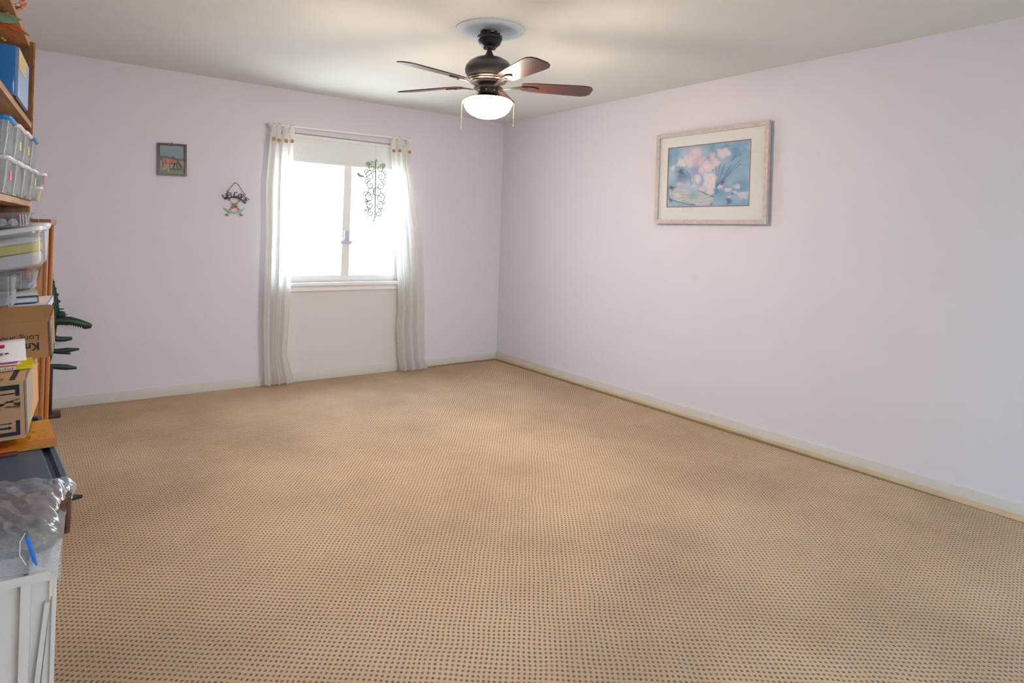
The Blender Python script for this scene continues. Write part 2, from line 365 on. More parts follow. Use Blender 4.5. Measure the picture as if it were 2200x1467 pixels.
# ------------------------------------------------------------------ room shell
T_ = 0.16
def wall_with_hole(name, x0, x1, z0, z1, h, y0, y1, material):
    bm = bmesh.new(); hx0, hx1, hz0, hz1 = h
    add_box(bm, x0, hx0, y0, y1, z0, z1); add_box(bm, hx1, x1, y0, y1, z0, z1)
    add_box(bm, hx0, hx1, y0, y1, z0, hz0); add_box(bm, hx0, hx1, y0, y1, hz1, z1)
    return struct(from_bm(name, bm, material))
struct(box('floor', XL-T_, T_, YR-T_, T_, -0.12, 0.0, M_CARPET))
struct(box('ceiling', XL-T_, T_, YR-T_, T_, HC, HC+0.12, M_CEIL))
wall_with_hole('wall_back', XL-T_, T_, 0.0, HC, (WX0, WX1, WZ0, WZ1), 0.0, 0.10, M_WALLB)
wall_with_hole('wall_rear', XL-T_, T_, 0.0, HC, (RX0, RX1, RZ0, RZ1), YR-T_, YR, M_WALL)
struct(box('wall_right', 0.0, T_, YR, 0.0, 0.0, HC, M_WALL))
struct(box('wall_left', XL-T_, XL, YR, 0.0, 0.0, HC, M_WALL))
# baseboards with yellowed lower edge and dark strips put in for the carpet gap
b = struct(box('baseboard_right', -0.013, 0.0, YR, 0.0, 0.0, 0.085, M_BASE, bevel=0.003))
box('yellowed_lower_edge', -0.016, -0.0132, YR+0.01, -0.02, 0.002, 0.032, M_STAIN, b)
b = struct(box('baseboard_back', XL, -0.014, -0.013, 0.0, 0.0, 0.072, M_BASE, bevel=0.003))
b = struct(box('baseboard_left', XL, XL+0.013, YR, -0.014, 0.0, 0.08, M_BASE, bevel=0.003))
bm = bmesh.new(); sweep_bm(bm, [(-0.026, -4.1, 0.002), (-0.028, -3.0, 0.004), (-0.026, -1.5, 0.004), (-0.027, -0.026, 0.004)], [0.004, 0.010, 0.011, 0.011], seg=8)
struct(from_bm('carpet_gap_strip_1', bm, M_EDGE, smooth=True))
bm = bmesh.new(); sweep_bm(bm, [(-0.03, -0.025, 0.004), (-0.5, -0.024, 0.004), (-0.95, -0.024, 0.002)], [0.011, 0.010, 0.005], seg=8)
struct(from_bm('carpet_gap_strip_2', bm, M_EDGE, smooth=True))

# window in the back wall
win = struct(thing('window_1', 'white two pane sliding window behind sheer curtains', 'window', ((WX0+WX1)/2, 0.055, WZ0)))
del win['category']; del win['label']; win['kind'] = 'structure'
WW = WX1-WX0; WH = WZ1-WZ0; hx = WW/2
box('frame_jamb', -hx, -hx+0.05, -0.03, 0.05, 0, WH, M_WHITE, win, 0.004); box('frame_jamb', hx-0.05, hx, -0.03, 0.05, 0, WH, M_WHITE, win, 0.004)
box('frame_head', -hx+0.05, hx-0.05, -0.03, 0.05, WH-0.05, WH, M_WHITE, win, 0.004); box('frame_rail', -hx+0.05, hx-0.05, -0.03, 0.05, 0, 0.055, M_WHITE, win, 0.004)
cxm = -1.655-(WX0+WX1)/2
box('mullion', cxm-0.036, cxm+0.036, -0.035, 0.045, 0.055, WH-0.05, M_WHITE, win, 0.004)
for x0, x1 in ((-hx+0.05, cxm-0.036), (cxm+0.036, hx-0.05)):
    box('pane', x0, x1, 0.008, 0.014, 0.055, WH-0.05, M_GLASS, win)
box('meeting_latch', cxm-0.05, cxm+0.05, -0.05, -0.035, 0.33, 0.36, mat('latch_pale_blue', (0.55, 0.63, 0.75), 0.4), win, 0.004)
box('latch_lever', cxm-0.022, cxm+0.022, -0.055, -0.035, 0.36, 0.45, MATS['latch_pale_blue'], win, 0.006)
box('reveal_lining', -hx-0.005, -hx+0.003, -0.055, -0.03, 0, WH, M_WHITE, win); box('reveal_lining', hx-0.003, hx+0.005, -0.055, -0.03, 0, WH, M_WHITE, win)
sl = box('window_sill', -hx-0.02, hx+0.02, -0.095, -0.03, -0.03, 0.0, M_WHITE, win, 0.005)
box('sill_apron', -hx-0.01, hx+0.01, -0.070, -0.0555, -0.075, -0.03, M_WHITE, win, 0.003)
# shade let down over the top of the window
sh = thing('roller_shade', 'pale rolled-down blind across the top of the bright window', 'blind', ((WX0+WX1)/2, 0.012, WZ1-0.225))
M_SHADE = clear_mat('blind_cloth', (0.84, 0.88, 0.88), body=1.0, rough=0.6, gloss=0.0, trl=0.07)
box('blind_cloth', -hx+0.012, hx-0.012, -0.002, 0.002, 0.0, 0.20, M_SHADE, sh)
sweep('blind_tube', [(-hx+0.012, 0.004, 0.203), (hx-0.012, 0.004, 0.203)], 0.016, M_WHITE, sh, seg=16)
box('hem_bar', -hx+0.012, hx-0.012, -0.005, 0.005, -0.014, 0.002, M_WHITE, sh, 0.003)

# unseen glazed door, added behind the camera to let fill daylight in
d = thing('added_door_1', 'x', 'x', ((RX0+RX1)/2, YR-0.08, RZ0)); del d['label']; del d['category']; d['kind'] = 'structure'
dw = (RX1-RX0)/2; dh = RZ1-RZ0
for x0, x1 in ((-dw, -dw+0.07), (-0.04, 0.04), (dw-0.07, dw)): box('door_stile', x0, x1, -0.03, 0.03, 0, dh, M_WHITE, d, 0.004)
for z0, z1 in ((0, 0.08), (dh-0.07, dh)): box('door_rail', -dw+0.07, dw-0.07, -0.03, 0.03, z0, z1, M_WHITE, d)
for x0, x1 in ((-dw+0.07, -0.04), (0.04, dw-0.07)): box('pane', x0, x1, -0.004, 0.004, 0.08, dh-0.07, M_GLASS, d)

# added unseen slab and fence that block ground light at the rear door
M_BLOCKSLAB = mat('light_block_grey', (0.30, 0.30, 0.29), 0.9, 0.2, var=0.1, scale=3)
struct(box('light_block_slab', XL-2.5, T_+2.5, YR-2.2, YR-T_, -0.14, -0.02, M_BLOCKSLAB))
M_BLOCKFENCE = wood_material('light_block_board', (0.20, 0.17, 0.14), (0.30, 0.26, 0.21), axis=(1, 1, 0.06), rough=0.8)
struct(box('light_block_fence', XL-2.5, T_+2.5, YR-2.26, YR-2.2, -0.14, 1.45, M_BLOCKFENCE))

# ------------------------------------------------------------------ ceiling fan
FX, FY = -1.83, -2.41
fan = thing('ceiling_fan', 'dark bronze ceiling fan with five walnut blades and a glowing white bowl light', 'ceiling fan', (FX, FY, HC))
z = lambda v: v-HC
disc = lathe('ceiling_medallion', [(0.0, 0.0), (0.192, 0.0), (0.192, -0.006), (0.186, -0.011), (0.0, -0.011)], M_MEDAL, fan, 64)
disc['label'] = 'pale blue round ceiling medallion plate'
br = box('mounting_bracket', -0.055, 0.055, -0.016, 0.016, -0.040, -0.011, M_BLACK, fan, 0.003)
bm = bmesh.new()
for i in range(7):
    a = 2*PI*i/7+0.3; add_box(bm, 0.030, 0.056, -0.010, 0.010, -0.042, -0.017, Matrix.Rotation(a, 4, 'Z'))
from_bm('wire_nut_cluster', bm, M_BLACK, br, bevel=0.003)
sweep('white_wire', [(-0.03, -0.02, -0.026), (-0.01, -0.05, -0.020), (0.01, -0.045, -0.030), (0.022, -0.055, -0.022)], 0.0022, mat('white_wire_sleeve', (0.8, 0.8, 0.78), 0.4), br, 6)
lathe('canopy', [(0.0, z(2.403)), (0.066, z(2.403)), (0.070, z(2.398)), (0.070, z(2.385)), (0.064, z(2.381)), (0.066, z(2.376)), (0.058, z(2.357)), (0.042, z(2.343)), (0.036, z(2.340)), (0.035, z(2.332)), (0.0, z(2.330))], M_BLACK, fan)
lathe('downrod', [(0.0, z(2.41)), (0.0125, z(2.41)), (0.0125, z(2.29)), (0.0, z(2.29))], M_BLACK, fan, 24)
lathe('rod_coupling', [(0.0, z(2.318)), (0.016, z(2.318)), (0.020, z(2.305)), (0.032, z(2.288)), (0.034, z(2.279)), (0.0, z(2.279))], M_BLACK, fan, 32)
sweep('loose_wire', [(-0.052, -0.045, z(2.372)), (-0.070, -0.062, z(2.368)), (-0.085, -0.070, z(2.370)), (-0.098, -0.078, z(2.366))], [0.002, 0.002, 0.002, 0.0045], M_BLACK, fan, 8)
lathe('motor_housing', [(0.0, z(2.284)), (0.045, z(2.283)), (0.080, z(2.275)), (0.112, z(2.256)), (0.129, z(2.232)), (0.134, z(2.210)), (0.130, z(2.190)), (0.121, z(2.176)), (0.0, z(2.172))], M_BLACK, fan, 64)
lathe('vent_rings', [(0.0, z(2.176)), (0.120, z(2.176)), (0.116, z(2.170)), (0.112, z(2.170)), (0.114, z(2.165)), (0.108, z(2.159)), (0.104, z(2.159)), (0.106, z(2.154)), (0.099, z(2.148)), (0.095, z(2.148)), (0.096, z(2.143)), (0.086, z(2.138)), (0.0, z(2.137))], M_BRONZE, fan, 64)
lathe('flywheel', [(0.0, z(2.138)), (0.058, z(2.138)), (0.058, z(2.116)), (0.080, z(2.114)), (0.082, z(2.106)), (0.0, z(2.104))], M_BRONZE, fan, 48)
sw = lathe('switch_housing', [(0.0, z(2.106)), (0.056, z(2.106)), (0.056, z(2.078)), (0.062, z(2.074)), (0.0, z(2.072))], M_BRONZE, fan, 40)
mat('brass_screw', (0.7, 0.6, 0.4), 0.3, metal=1.0); s0 = None
for i in range(8):
    a = 2*PI*i/8
    if s0 is None:
        bm = bmesh.new(); bmesh.ops.create_uvsphere(bm, u_segments=8, v_segments=6, radius=0.0055); s1 = s0 = from_bm('housing_screw', bm, MATS['brass_screw'], sw, smooth=True)
    else: s1 = s0.copy(); COL.objects.link(s1)
    s1.location = (0.058*math.cos(a), 0.058*math.sin(a), z(2.094))
# glowing bowl
mb = bpy.data.materials.new('lit_opal_glass'); mb.use_nodes = True; n = mb.node_tree.nodes; p = n['Principled BSDF']
p.inputs['Base Color'].default_value = (0.95, 0.93, 0.9, 1); p.inputs['Emission Color'].default_value = (*LAMP_COL, 1); p.inputs['Emission Strength'].default_value = LAMP_STRENGTH
p.inputs['Roughness'].default_value = 0.3
bowl = lathe('bowl_shade', [(0.0, z(2.040)), (0.105, z(2.046)), (0.128, z(2.043)), (0.141, z(2.032)), (0.140, z(2.024)), (0.130, z(2.008)), (0.131, z(2.005)), (0.118, z(1.983)), (0.095, z(1.963)), (0.060, z(1.948)), (0.025, z(1.941)), (0.0, z(1.940))], mb, fan, 64)
lathe('glow_block_pan', [(0.0, z(2.074)), (0.050, z(2.074)), (0.060, z(2.060)), (0.112, z(2.052)), (0.120, z(2.048)), (0.0, z(2.047))], M_BRONZE, fan, 48)  # pan added to block the bowl's upward glow on the ceiling
bowl['label'] = 'glowing white opal glass bowl'
for sx, bot, nm in ((-1, 1.885, 0), (1, 1.905, 0)):
    ex, ey = rt.x*sx*0.128, rt.y*sx*0.128
    ch = sweep('pull_chain', [(ex*0.48, ey*0.48, z(2.085)), (ex*0.9, ey*0.9, z(2.062)), (ex*1.14, ey*1.14, z(2.030)), (ex*1.14, ey*1.14, z(bot))], 0.0010, mat('brass_chain', (0.75, 0.62, 0.42), 0.35, metal=0.8) if sx < 0 else MATS['brass_chain'], fan, 6)
    bm = bmesh.new(); bmesh.ops.create_uvsphere(bm, u_segments=8, v_segments=6, radius=0.0026, matrix=Matrix.Translation((ex*1.14, ey*1.14, z(bot)-0.002)))
    from_bm('chain_bead', bm, MATS['brass_chain'], ch, smooth=True)
# blades: outline in local x (radial) and y
def blade_outline():
    pts = [(0.185, -0.036), (0.20, -0.048), (0.25, -0.056), (0.52, -0.070), (0.555, -0.068), (0.582, -0.056), (0.597, -0.03)]
    return pts + [(a, -b_) for a, b_ in reversed(pts)]
first = None
for k in range(5):
    ang = R(-99+72*k)
    rotm = Matrix.Rotation(ang, 4, 'Z') @ Matrix.Translation((0, 0, z(2.132))) @ Matrix.Rotation(R(-11), 4, 'X')
    if first is None:
        bl = prism('blade', blade_outline(), -0.003, 0.003, M_BLADE, None, 'xy', bevel=0.0015)
        arm = bmesh.new()
        sweep_bm(arm, [(0.070, 0, -0.022), (0.105, 0, -0.020), (0.140, 0, -0.012), (0.175, 0, -0.007), (0.22, 0, -0.007)], [0.010, 0.009, 0.010, 0.014, 0.016], seg=10, flat=0.45, side=(0, 1, 0))
        al = from_bm('blade_iron', arm, M_BRONZE, bl, smooth=True)
        bm = bmesh.new(); f = [(0.19, -0.018), (0.25, -0.020), (0.275, -0.010), (0.283, 0.0), (0.275, 0.010), (0.25, 0.020), (0.19, 0.018)]
        al2 = prism('holder_plate', f, -0.010, -0.0032, M_BLACK, bl, 'xy', bevel=0.002); bm.free()
        first = bl
    else:
        bl = first.copy(); COL.objects.link(bl)
        for ch in first.children: c = ch.copy(); COL.objects.link(c); c.parent = bl
    bl.parent = fan; bl.matrix_local = rotm

# ------------------------------------------------------------------ curtains
def interp(tab, v):
    tab = sorted(tab); xs = [a for a, _ in tab]; ys = [b_ for _, b_ in tab]
    return float(np.interp(v, xs, ys))
def curtain(name, label, outer, inner, ztop, zbot, folds, amp, buttons, seed):
    root = thing(name, label, 'curtain', ((outer[-1][1]+inner[-1][1])/2, -0.08, 0.0), group=None)
    ox, oy, oz = root.location
    nz, nx = 70, 90; rnd = random.Random(seed); ph = [rnd.uniform(0, 6.28) for _ in range(6)]
    vs = []; fs = []
    for j in range(nz+1):
        zz = ztop+(zbot-ztop)*j/nz; xo = interp(outer, zz); xi = interp(inner, zz); t = j/nz
        for i in range(nx+1):
            s = i/nx
            w = s + 0.02*math.sin(2*PI*s*folds*0.5+ph[0]) + 0.045*math.sin(2.2*t+ph[1])*math.sin(PI*s)
            A = amp*(0.45+0.75*min(1, t*2.5))
            y = A*math.sin(2*PI*folds*w+ph[2]+0.5*t) + A*0.35*math.sin(2*PI*folds*2.1*w+ph[3]+1.2*t)
            y += 0.012*math.sin(3*t+ph[4])
            zz2 = zz + (0.0 if j < nz else 0.006*math.sin(2*PI*folds*w+ph[5]))
            vs.append((xo+(xi-xo)*s-ox, y-0.005*t, zz2-oz))
    for j in range(nz):
        for i in range(nx):
            a = j*(nx+1)+i; fs.append((a, a+1, a+nx+2, a+nx+1))
    me = bpy.data.meshes.new('cloth'); me.from_pydata(vs, [], fs)
    link('cloth_panel', me, M_CURT, root, smooth=True)
    # header tabs with buttons
    for (bx, bz, tw, tp) in buttons:
        x0 = bx-ox
        vs = []; fs = []; K = 10
        for q in range(K+1):           # strap goes up the front, over the rod, down the back
            a = q/K
            if a < 0.4: yy = -0.030; zz = bz-0.02+(tp-bz+0.012)*(a/0.4)
            elif a < 0.6: b_ = (a-0.4)/0.2*PI; yy = -0.030*math.cos(b_); zz = tp-0.008+0.016*math.sin(b_)
            else: yy = 0.030; zz = tp-0.008-(tp-bz)*((a-0.6)/0.4)
            vs += [(x0-tw/2, yy*0.62-0.01, zz), (x0+tw/2, yy*0.62-0.01, zz)]
        for q in range(K): fs.append((2*q, 2*q+1, 2*q+3, 2*q+2))
        me = bpy.data.meshes.new('tab'); me.from_pydata(vs, [], fs); tb = link('tab', me, M_CURT, root, smooth=True)
        bm = bmesh.new(); bmesh.ops.create_cone(bm, cap_ends=True, segments=20, radius1=0.016, radius2=0.014, depth=0.006, matrix=Matrix.Translation((x0, -0.034, bz)) @ Matrix.Rotation(R(90), 4, 'X'))
        bt = from_bm('button', bm, M_BTN, tb, bevel=0.0015)
        bt['label'] = 'round wooden button'
    return root
curtain('sheer_curtain', 'cream sheer curtain with four wooden buttons, nearest the welcome sign', 
        [(2.10, -2.355), (1.92, -2.367), (1.62, -2.38), (1.25, -2.368), (0.87, -2.371), (0.5, -2.367), (0.02, -2.339)],
        [(2.10, -2.173), (1.86, -2.173), (1.56, -2.171), (1.18, -2.170), (0.87, -2.160), (0.56, -2.162), (0.26, -2.175), (0.02, -2.105)],
        2.055, 0.012, 3.2, 0.026, [(-2.337, 2.004, 0.032, 2.128), (-2.296, 1.996, 0.030, 2.128), (-2.24, 1.998, 0.034, 2.129), (-2.192, 2.001, 0.034, 2.130)], 3)
curtain('sheer_curtain', 'cream sheer curtain with three wooden buttons, bulging towards the room corner',
        [(2.15, -1.111), (2.01, -1.106), (1.9, -1.095), (1.63, -1.04), (1.285, -0.969), (0.85, -0.929), (0.41, -0.903), (0.10, -0.89), (0.01, -0.855)],
        [(2.15, -1.307), (1.70, -1.282), (1.28, -1.24), (0.855, -1.202), (0.557, -1.182), (0.43, -1.198), (0.01, -1.153)],
        2.075, 0.010, 3.6, 0.030, [(-1.284, 2.017, 0.034, 2.144), (-1.225, 2.023, 0.034, 2.145), (-1.126, 2.020, 0.030, 2.146)], 11)
rod = thing('curtain_rod', 'thin white curtain rod above the window', 'curtain rod', (-1.733, -0.085, 2.125))
sweep('rod_bar', [(-0.63, 0, -0.003), (0.63, 0, 0.017)], 0.0075, M_WHITE, rod, 12)
for sx, zz in ((-0.625, -0.003), (0.625, 0.017)):
    box('bracket', sx-0.008, sx+0.008, 0.0, 0.084, zz-0.012, zz+0.012, M_WHITE, rod, 0.003)

# ------------------------------------------------------------------ iron scroll hanging in the window
orn = thing('iron_scroll_ornament', 'pale green wrought iron scroll ornament hanging before the right window pane', 'ornament', (-1.40, -0.006, 1.40))
def curl(cx, cz, r0, a0, turns, sgn, shrink=0.15, n=22):
    return [(cx+(r0*(1-(1-shrink)*t))*math.cos(a0+sgn*2*PI*turns*t), 0, cz+(r0*(1-(1-shrink)*t))*math.sin(a0+sgn*2*PI*turns*t)) for t in [i/n for i in range(n+1)]]
sweep('stem', [(0.0, 0, 0.0), (-0.004, 0, 0.26), (-0.010, 0, 0.52)], 0.0075, M_IRON, orn, 8)
for k, (zz, r0, dx) in enumerate(((0.05, 0.034, 0.036), (0.12, 0.040, 0.044), (0.19, 0.046, 0.052), (0.30, 0.040, 0.046), (0.385, 0.046, 0.052), (0.455, 0.036, 0.038))):
    for s in (-1, 1):
        sweep('scroll', curl(s*dx-0.005, zz, r0, PI/2 if s > 0 else PI/2, 1.35, -s), 0.0056, M_IRON, orn, 6)
        sweep('scroll', curl(s*(dx+0.034)-0.005, zz+0.034, r0*0.55, -PI/2, 1.2, s), 0.0050, M_IRON, orn, 6)
sweep('ring', curl(0.010, 0.245, 0.036, 0, 1.0, 1, shrink=1.0), 0.0058, M_IRON, orn, 6)
sweep('ring', curl(-0.045, 0.245, 0.028, 0, 1.0, 1, shrink=1.0), 0.0054, M_IRON, orn, 6)
leaf = [(0, 0), (0.012, 0.008), (0.026, 0.004), (0.016, -0.008)]
for (lx, lz, rr, sc_) in ((-0.10, 0.145, 0.3, 1.2), (0.088, 0.14, 2.6, 1.1), (-0.01, 0.505, 1.2, 1.3), (-0.03, 0.50, 2.4, 1.1), (-0.085, 0.08, 4.0, 1.1), (0.06, 0.46, 0.5, 1.0), (-0.005, 0.0, 4.4, 1.1)):
    pts = [(lx+sc_*(a*math.cos(rr)-b_*math.sin(rr)), lz+sc_*(a*math.sin(rr)+b_*math.cos(rr))) for a, b_ in leaf]
    prism('iron_leaf', pts, -0.0012, 0.0012, M_IRON, orn, 'xz')
# little bird on a side branch
sweep('branch', [(-0.006, 0, 0.43), (-0.05, 0, 0.41), (-0.10, 0, 0.36), (-0.145, 0, 0.375)], 0.0054, M_IRON, orn, 6)
sweep('bird', [(-0.185, 0, 0.395), (-0.175, 0, 0.392), (-0.160, 0, 0.380), (-0.140, 0, 0.372), (-0.115, 0, 0.38)], [0.003, 0.011, 0.015, 0.011, 0.003], M_IRON, orn, 8, flat=0.5)
sweep('hanging_thread', [(-0.010, 0, 0.52), (-0.010, 0, 0.60), (-0.008, -0.004, 0.665)], 0.0008, M_WHITE, orn, 5)

# ------------------------------------------------------------------ pictures
M_PRINT = print_mat('watercolour_print', 0.6, 0.2); M_PHOTO = print_mat('horse_print', 0.35, 0.4)
def floral(u, v):
    X = 300+u*1005.0; topy = 430-100*u; Y = topy+(1-v)*(1155-topy)
    wx = X+50*(fbm(u, v, 21, 6)-0.5)*2; wy = Y+50*(fbm(u, v, 31, 6)-0.5)*2
    n1 = fbm(u, v, 5, 3.5, 5); n2 = fbm(u, v, 9, 9, 4); n3 = fbm(u*0.6+v, v-u*0.5, 13, 14, 3)
    img = np.zeros(u.shape+(3,)); img[:] = (164, 192, 216)
    blend(img, np.clip((n1-0.45)*3.4, 0, 1)*0.9, (112, 158, 196)); blend(img, np.clip((n2-0.55)*3, 0, 1)*0.5, (196, 206, 222))
    blend(img, np.clip((0.40-n1)*5, 0, 1)*0.8, (196, 204, 224))
    for (cx, cy, r, c, k) in ((400, 480, 90, (120, 165, 200), .7), (500, 760, 95, (95, 130, 165), .75), (870, 440, 60, (105, 150, 190), .7), (660, 700, 90, (160, 150, 196), .7),
                              (1180, 700, 150, (128, 172, 205), .6), (1230, 900, 120, (108, 156, 192), .7), (1000, 740, 100, (110, 150, 186), .6), (930, 960, 60, (86, 136, 176), .7), (430, 830, 60, (150, 140, 185), .5), (620, 1000, 120, (150, 185, 200), .6)):
        blend(img, np.clip(1.25-np.hypot(wx-cx, wy-cy)/r, 0, 1)**1.2*k, c)
    # branching twigs
    for a, b_ in (((920, 900), (960, 620)), ((925, 900), (1010, 640)), ((925, 900), (1080, 660)), ((930, 900), (1170, 600)), ((925, 890), (1190, 640)), ((920, 880), (910, 660)), ((560, 700), (610, 870)), ((1100, 560), (1190, 500)), ((1080, 600), (1130, 500))):
        blend(img, np.clip(1.6-segdist(wx*0.6+X*0.4, wy*0.6+Y*0.4, a, b_)/5.0, 0, 1)*0.55, (84, 118, 156))
    # bowl
    bowl = inpoly(wx*0.5+X*0.5, wy*0.5+Y*0.5, [(330, 930), (450, 915), (640, 950), (720, 960), (850, 1010), (905, 1060), (860, 1110), (700, 1130), (520, 1105), (380, 1075), (325, 1010)])
    st = (np.sin(Y/7.0+n2*6)*0.5+0.5)
    blend(img, bowl*0.85, (205, 208, 206)); blend(img, bowl*st*0.4, (150, 168, 176)); blend(img, bowl*np.clip(1.2-np.hypot(X-650, Y-1000)/70, 0, 1)*0.8, (140, 175, 198))
    for a, b_ in (((320, 1060), (640, 1120)), ((700, 945), (900, 1030)), ((340, 920), (420, 910))): blend(img, np.clip(1.5-segdist(wx*.4+X*.6, wy*.4+Y*.6, a, b_)/7, 0, 1)*0.6, (92, 110, 122))
    # blossoms
    for (cx, cy, rx, ry, c) in ((660, 500, 85, 105, (224, 196, 214)), (740, 590, 75, 60, (218, 180, 205)), (820, 680, 95, 75, (232, 208, 220)), (1000, 500, 82, 75, (232, 216, 226)), (490, 630, 75, 62, (232, 218, 228)),
                                (690, 790, 62, 58, (232, 220, 230)), (835, 840, 95, 100, (236, 222, 230)), (860, 950, 70, 50, (228, 206, 218)), (370, 670, 48, 45, (214, 220, 226)), (990, 890, 42, 50, (226, 190, 206)), (1060, 945, 52, 38, (222, 200, 222)),
                                (880, 560, 45, 70, (222, 186, 206)), (480, 870, 55, 45, (200, 186, 216)), (1235, 1035, 75, 55, (196, 208, 224)), (1160, 900, 55, 50, (188, 200, 222)), (740, 920, 60, 40, (226, 200, 216)), (1080, 1060, 45, 18, (214, 180, 200)), (610, 600, 60, 70, (226, 208, 220)), (760, 700, 60, 55, (226, 200, 216)), (920, 620, 50, 45, (228, 206, 218)), (560, 560, 40, 40, (222, 212, 226)), (640, 880, 45, 30, (206, 206, 222)), (430, 1000, 60, 30, (206, 208, 216)), (1130, 1000, 40, 30, (206, 200, 220))):
        dd = np.hypot((wx-cx)/rx, (wy-cy)/ry); ang = np.arctan2(wy-cy, wx-cx)
        k = np.clip((1.0+0.08*np.sin(5*ang+cx)+0.35*(n2-0.5)-dd)*2.6, 0, 1)
        c = tuple(x*0.75+0.25*236 for x in c); blend(img, k*0.9, c); blend(img, k*(np.sin(dd*9+3*ang+n2*5)*0.5+0.5)*0.30, tuple(x*0.86 for x in c)); blend(img, k*np.clip(0.45-dd, 0, 1)*0.9, (240, 234, 226))
    for (cx, cy, r) in ((470, 740, 40), (370, 930, 40), (1060, 1095, 45), (560, 890, 22), (1010, 830, 26), (1120, 1010, 28), (350, 1080, 30), (440, 1115, 30), (700, 870, 22), (660, 1120, 25), (880, 1110, 25)):
        blend(img, np.clip(1.2-np.hypot(wx-cx, wy-cy)/r, 0, 1)*(n3 > 0.45)*0.75, (70, 96, 122))
    for (cx, cy, r) in ((825, 560, 30), (880, 715, 16), (520, 700, 24), (1110, 1010, 20)): blend(img, np.clip(1.2-np.hypot(wx-cx, wy-cy)/r, 0, 1)*0.6, (112, 158, 160))
    return img + (n3[..., None]-0.5)*10
# local frame of the picture: x = along the wall (towards camera = -Y world), y = up, z = away from the wall
pw, ph_ = 0.940, 0.677
pic = thing('floral_picture', 'large watercolour flower print in a pale wooden frame with wide cream mat', 'picture', (-0.022, -2.532, 1.417))
pic.matrix_world = Matrix.Translation((-0.014, -2.5560, 1.417)) 
M_PFRAME = wood_material('pale_limed_frame', srgb(184, 172, 168), srgb(204, 194, 190), axis=(1, 1, 1), rough=0.45, scale=30)
M_MAT = mat('cream_mat_board', srgb(224, 229, 227), 0.8, 0.2, var=0.02)
M_BEVEL = mat('dusty_red_mat_line', srgb(150, 104, 104), 0.7, var=0.1)
fwid = 0.030
def frame_bar(nm, y0, y1, z0, z1, par, material, t=0.024, lip=0.010):
    """moulded bar: two steps"""
    bm = bmesh.new(); add_box(bm, -t, 0.0, y0, y1, z0, z1)
    o = from_bm(nm, bm, material, par, bevel=0.005, seg=3, smooth=True); return o
def frame(par, w, h, fw_, material, t):
    hw = w/2
    for poly in ([(-hw, 0), (hw, 0), (hw-fw_, fw_), (-hw+fw_, fw_)], [(-hw, h), (-hw+fw_, h-fw_), (hw-fw_, h-fw_), (hw, h)], [(-hw, 0), (-hw+fw_, fw_), (-hw+fw_, h-fw_), (-hw, h)], [(hw, 0), (hw, h), (hw-fw_, h-fw_), (hw-fw_, fw_)]):
        prism('frame_bar', poly, -t, 0.0, material, par, 'yz', bevel=0.004)
frame(pic, pw, ph_, fwid, M_PFRAME, 0.026)
# opening for the print (art is a bit high in the mat)
ay0, ay1, az0, az1 = -0.3345, 0.3675, 0.121, 0.5715      # local y (+ = towards back wall), z
hw = pw/2-fwid
box('backing', -0.004, 0.0, -hw, hw, fwid, ph_-fwid, M_MAT, pic)
for (y0, y1, z0, z1) in ((-hw, hw, fwid, az0), (-hw, hw, az1, ph_-fwid), (-hw, ay0, az0, az1), (ay1, hw, az0, az1)):
    box('mat_border', -0.010, -0.006, y0, y1, z0, z1, M_MAT, pic)
for (y0, y1, z0, z1) in ((ay0, ay1, az0, az0+0.006), (ay0, ay1, az1-0.006, az1), (ay0, ay0+0.006, az0, az1), (ay1-0.006, ay1, az0, az1)):
    box('mat_line', -0.009, -0.0065, y0, y1, z0, z1, M_BEVEL, pic)
painted('flower_print', (-0.0060, ay1, az0), (0, ay0-ay1, 0), (0, 0, az1-az0), 300, 200, floral, M_PRINT, pic)
box('picture_glass', -0.0150, -0.0135, -hw-0.003, hw+0.003, fwid-0.003, ph_-fwid+0.003, M_GLAZE, pic)

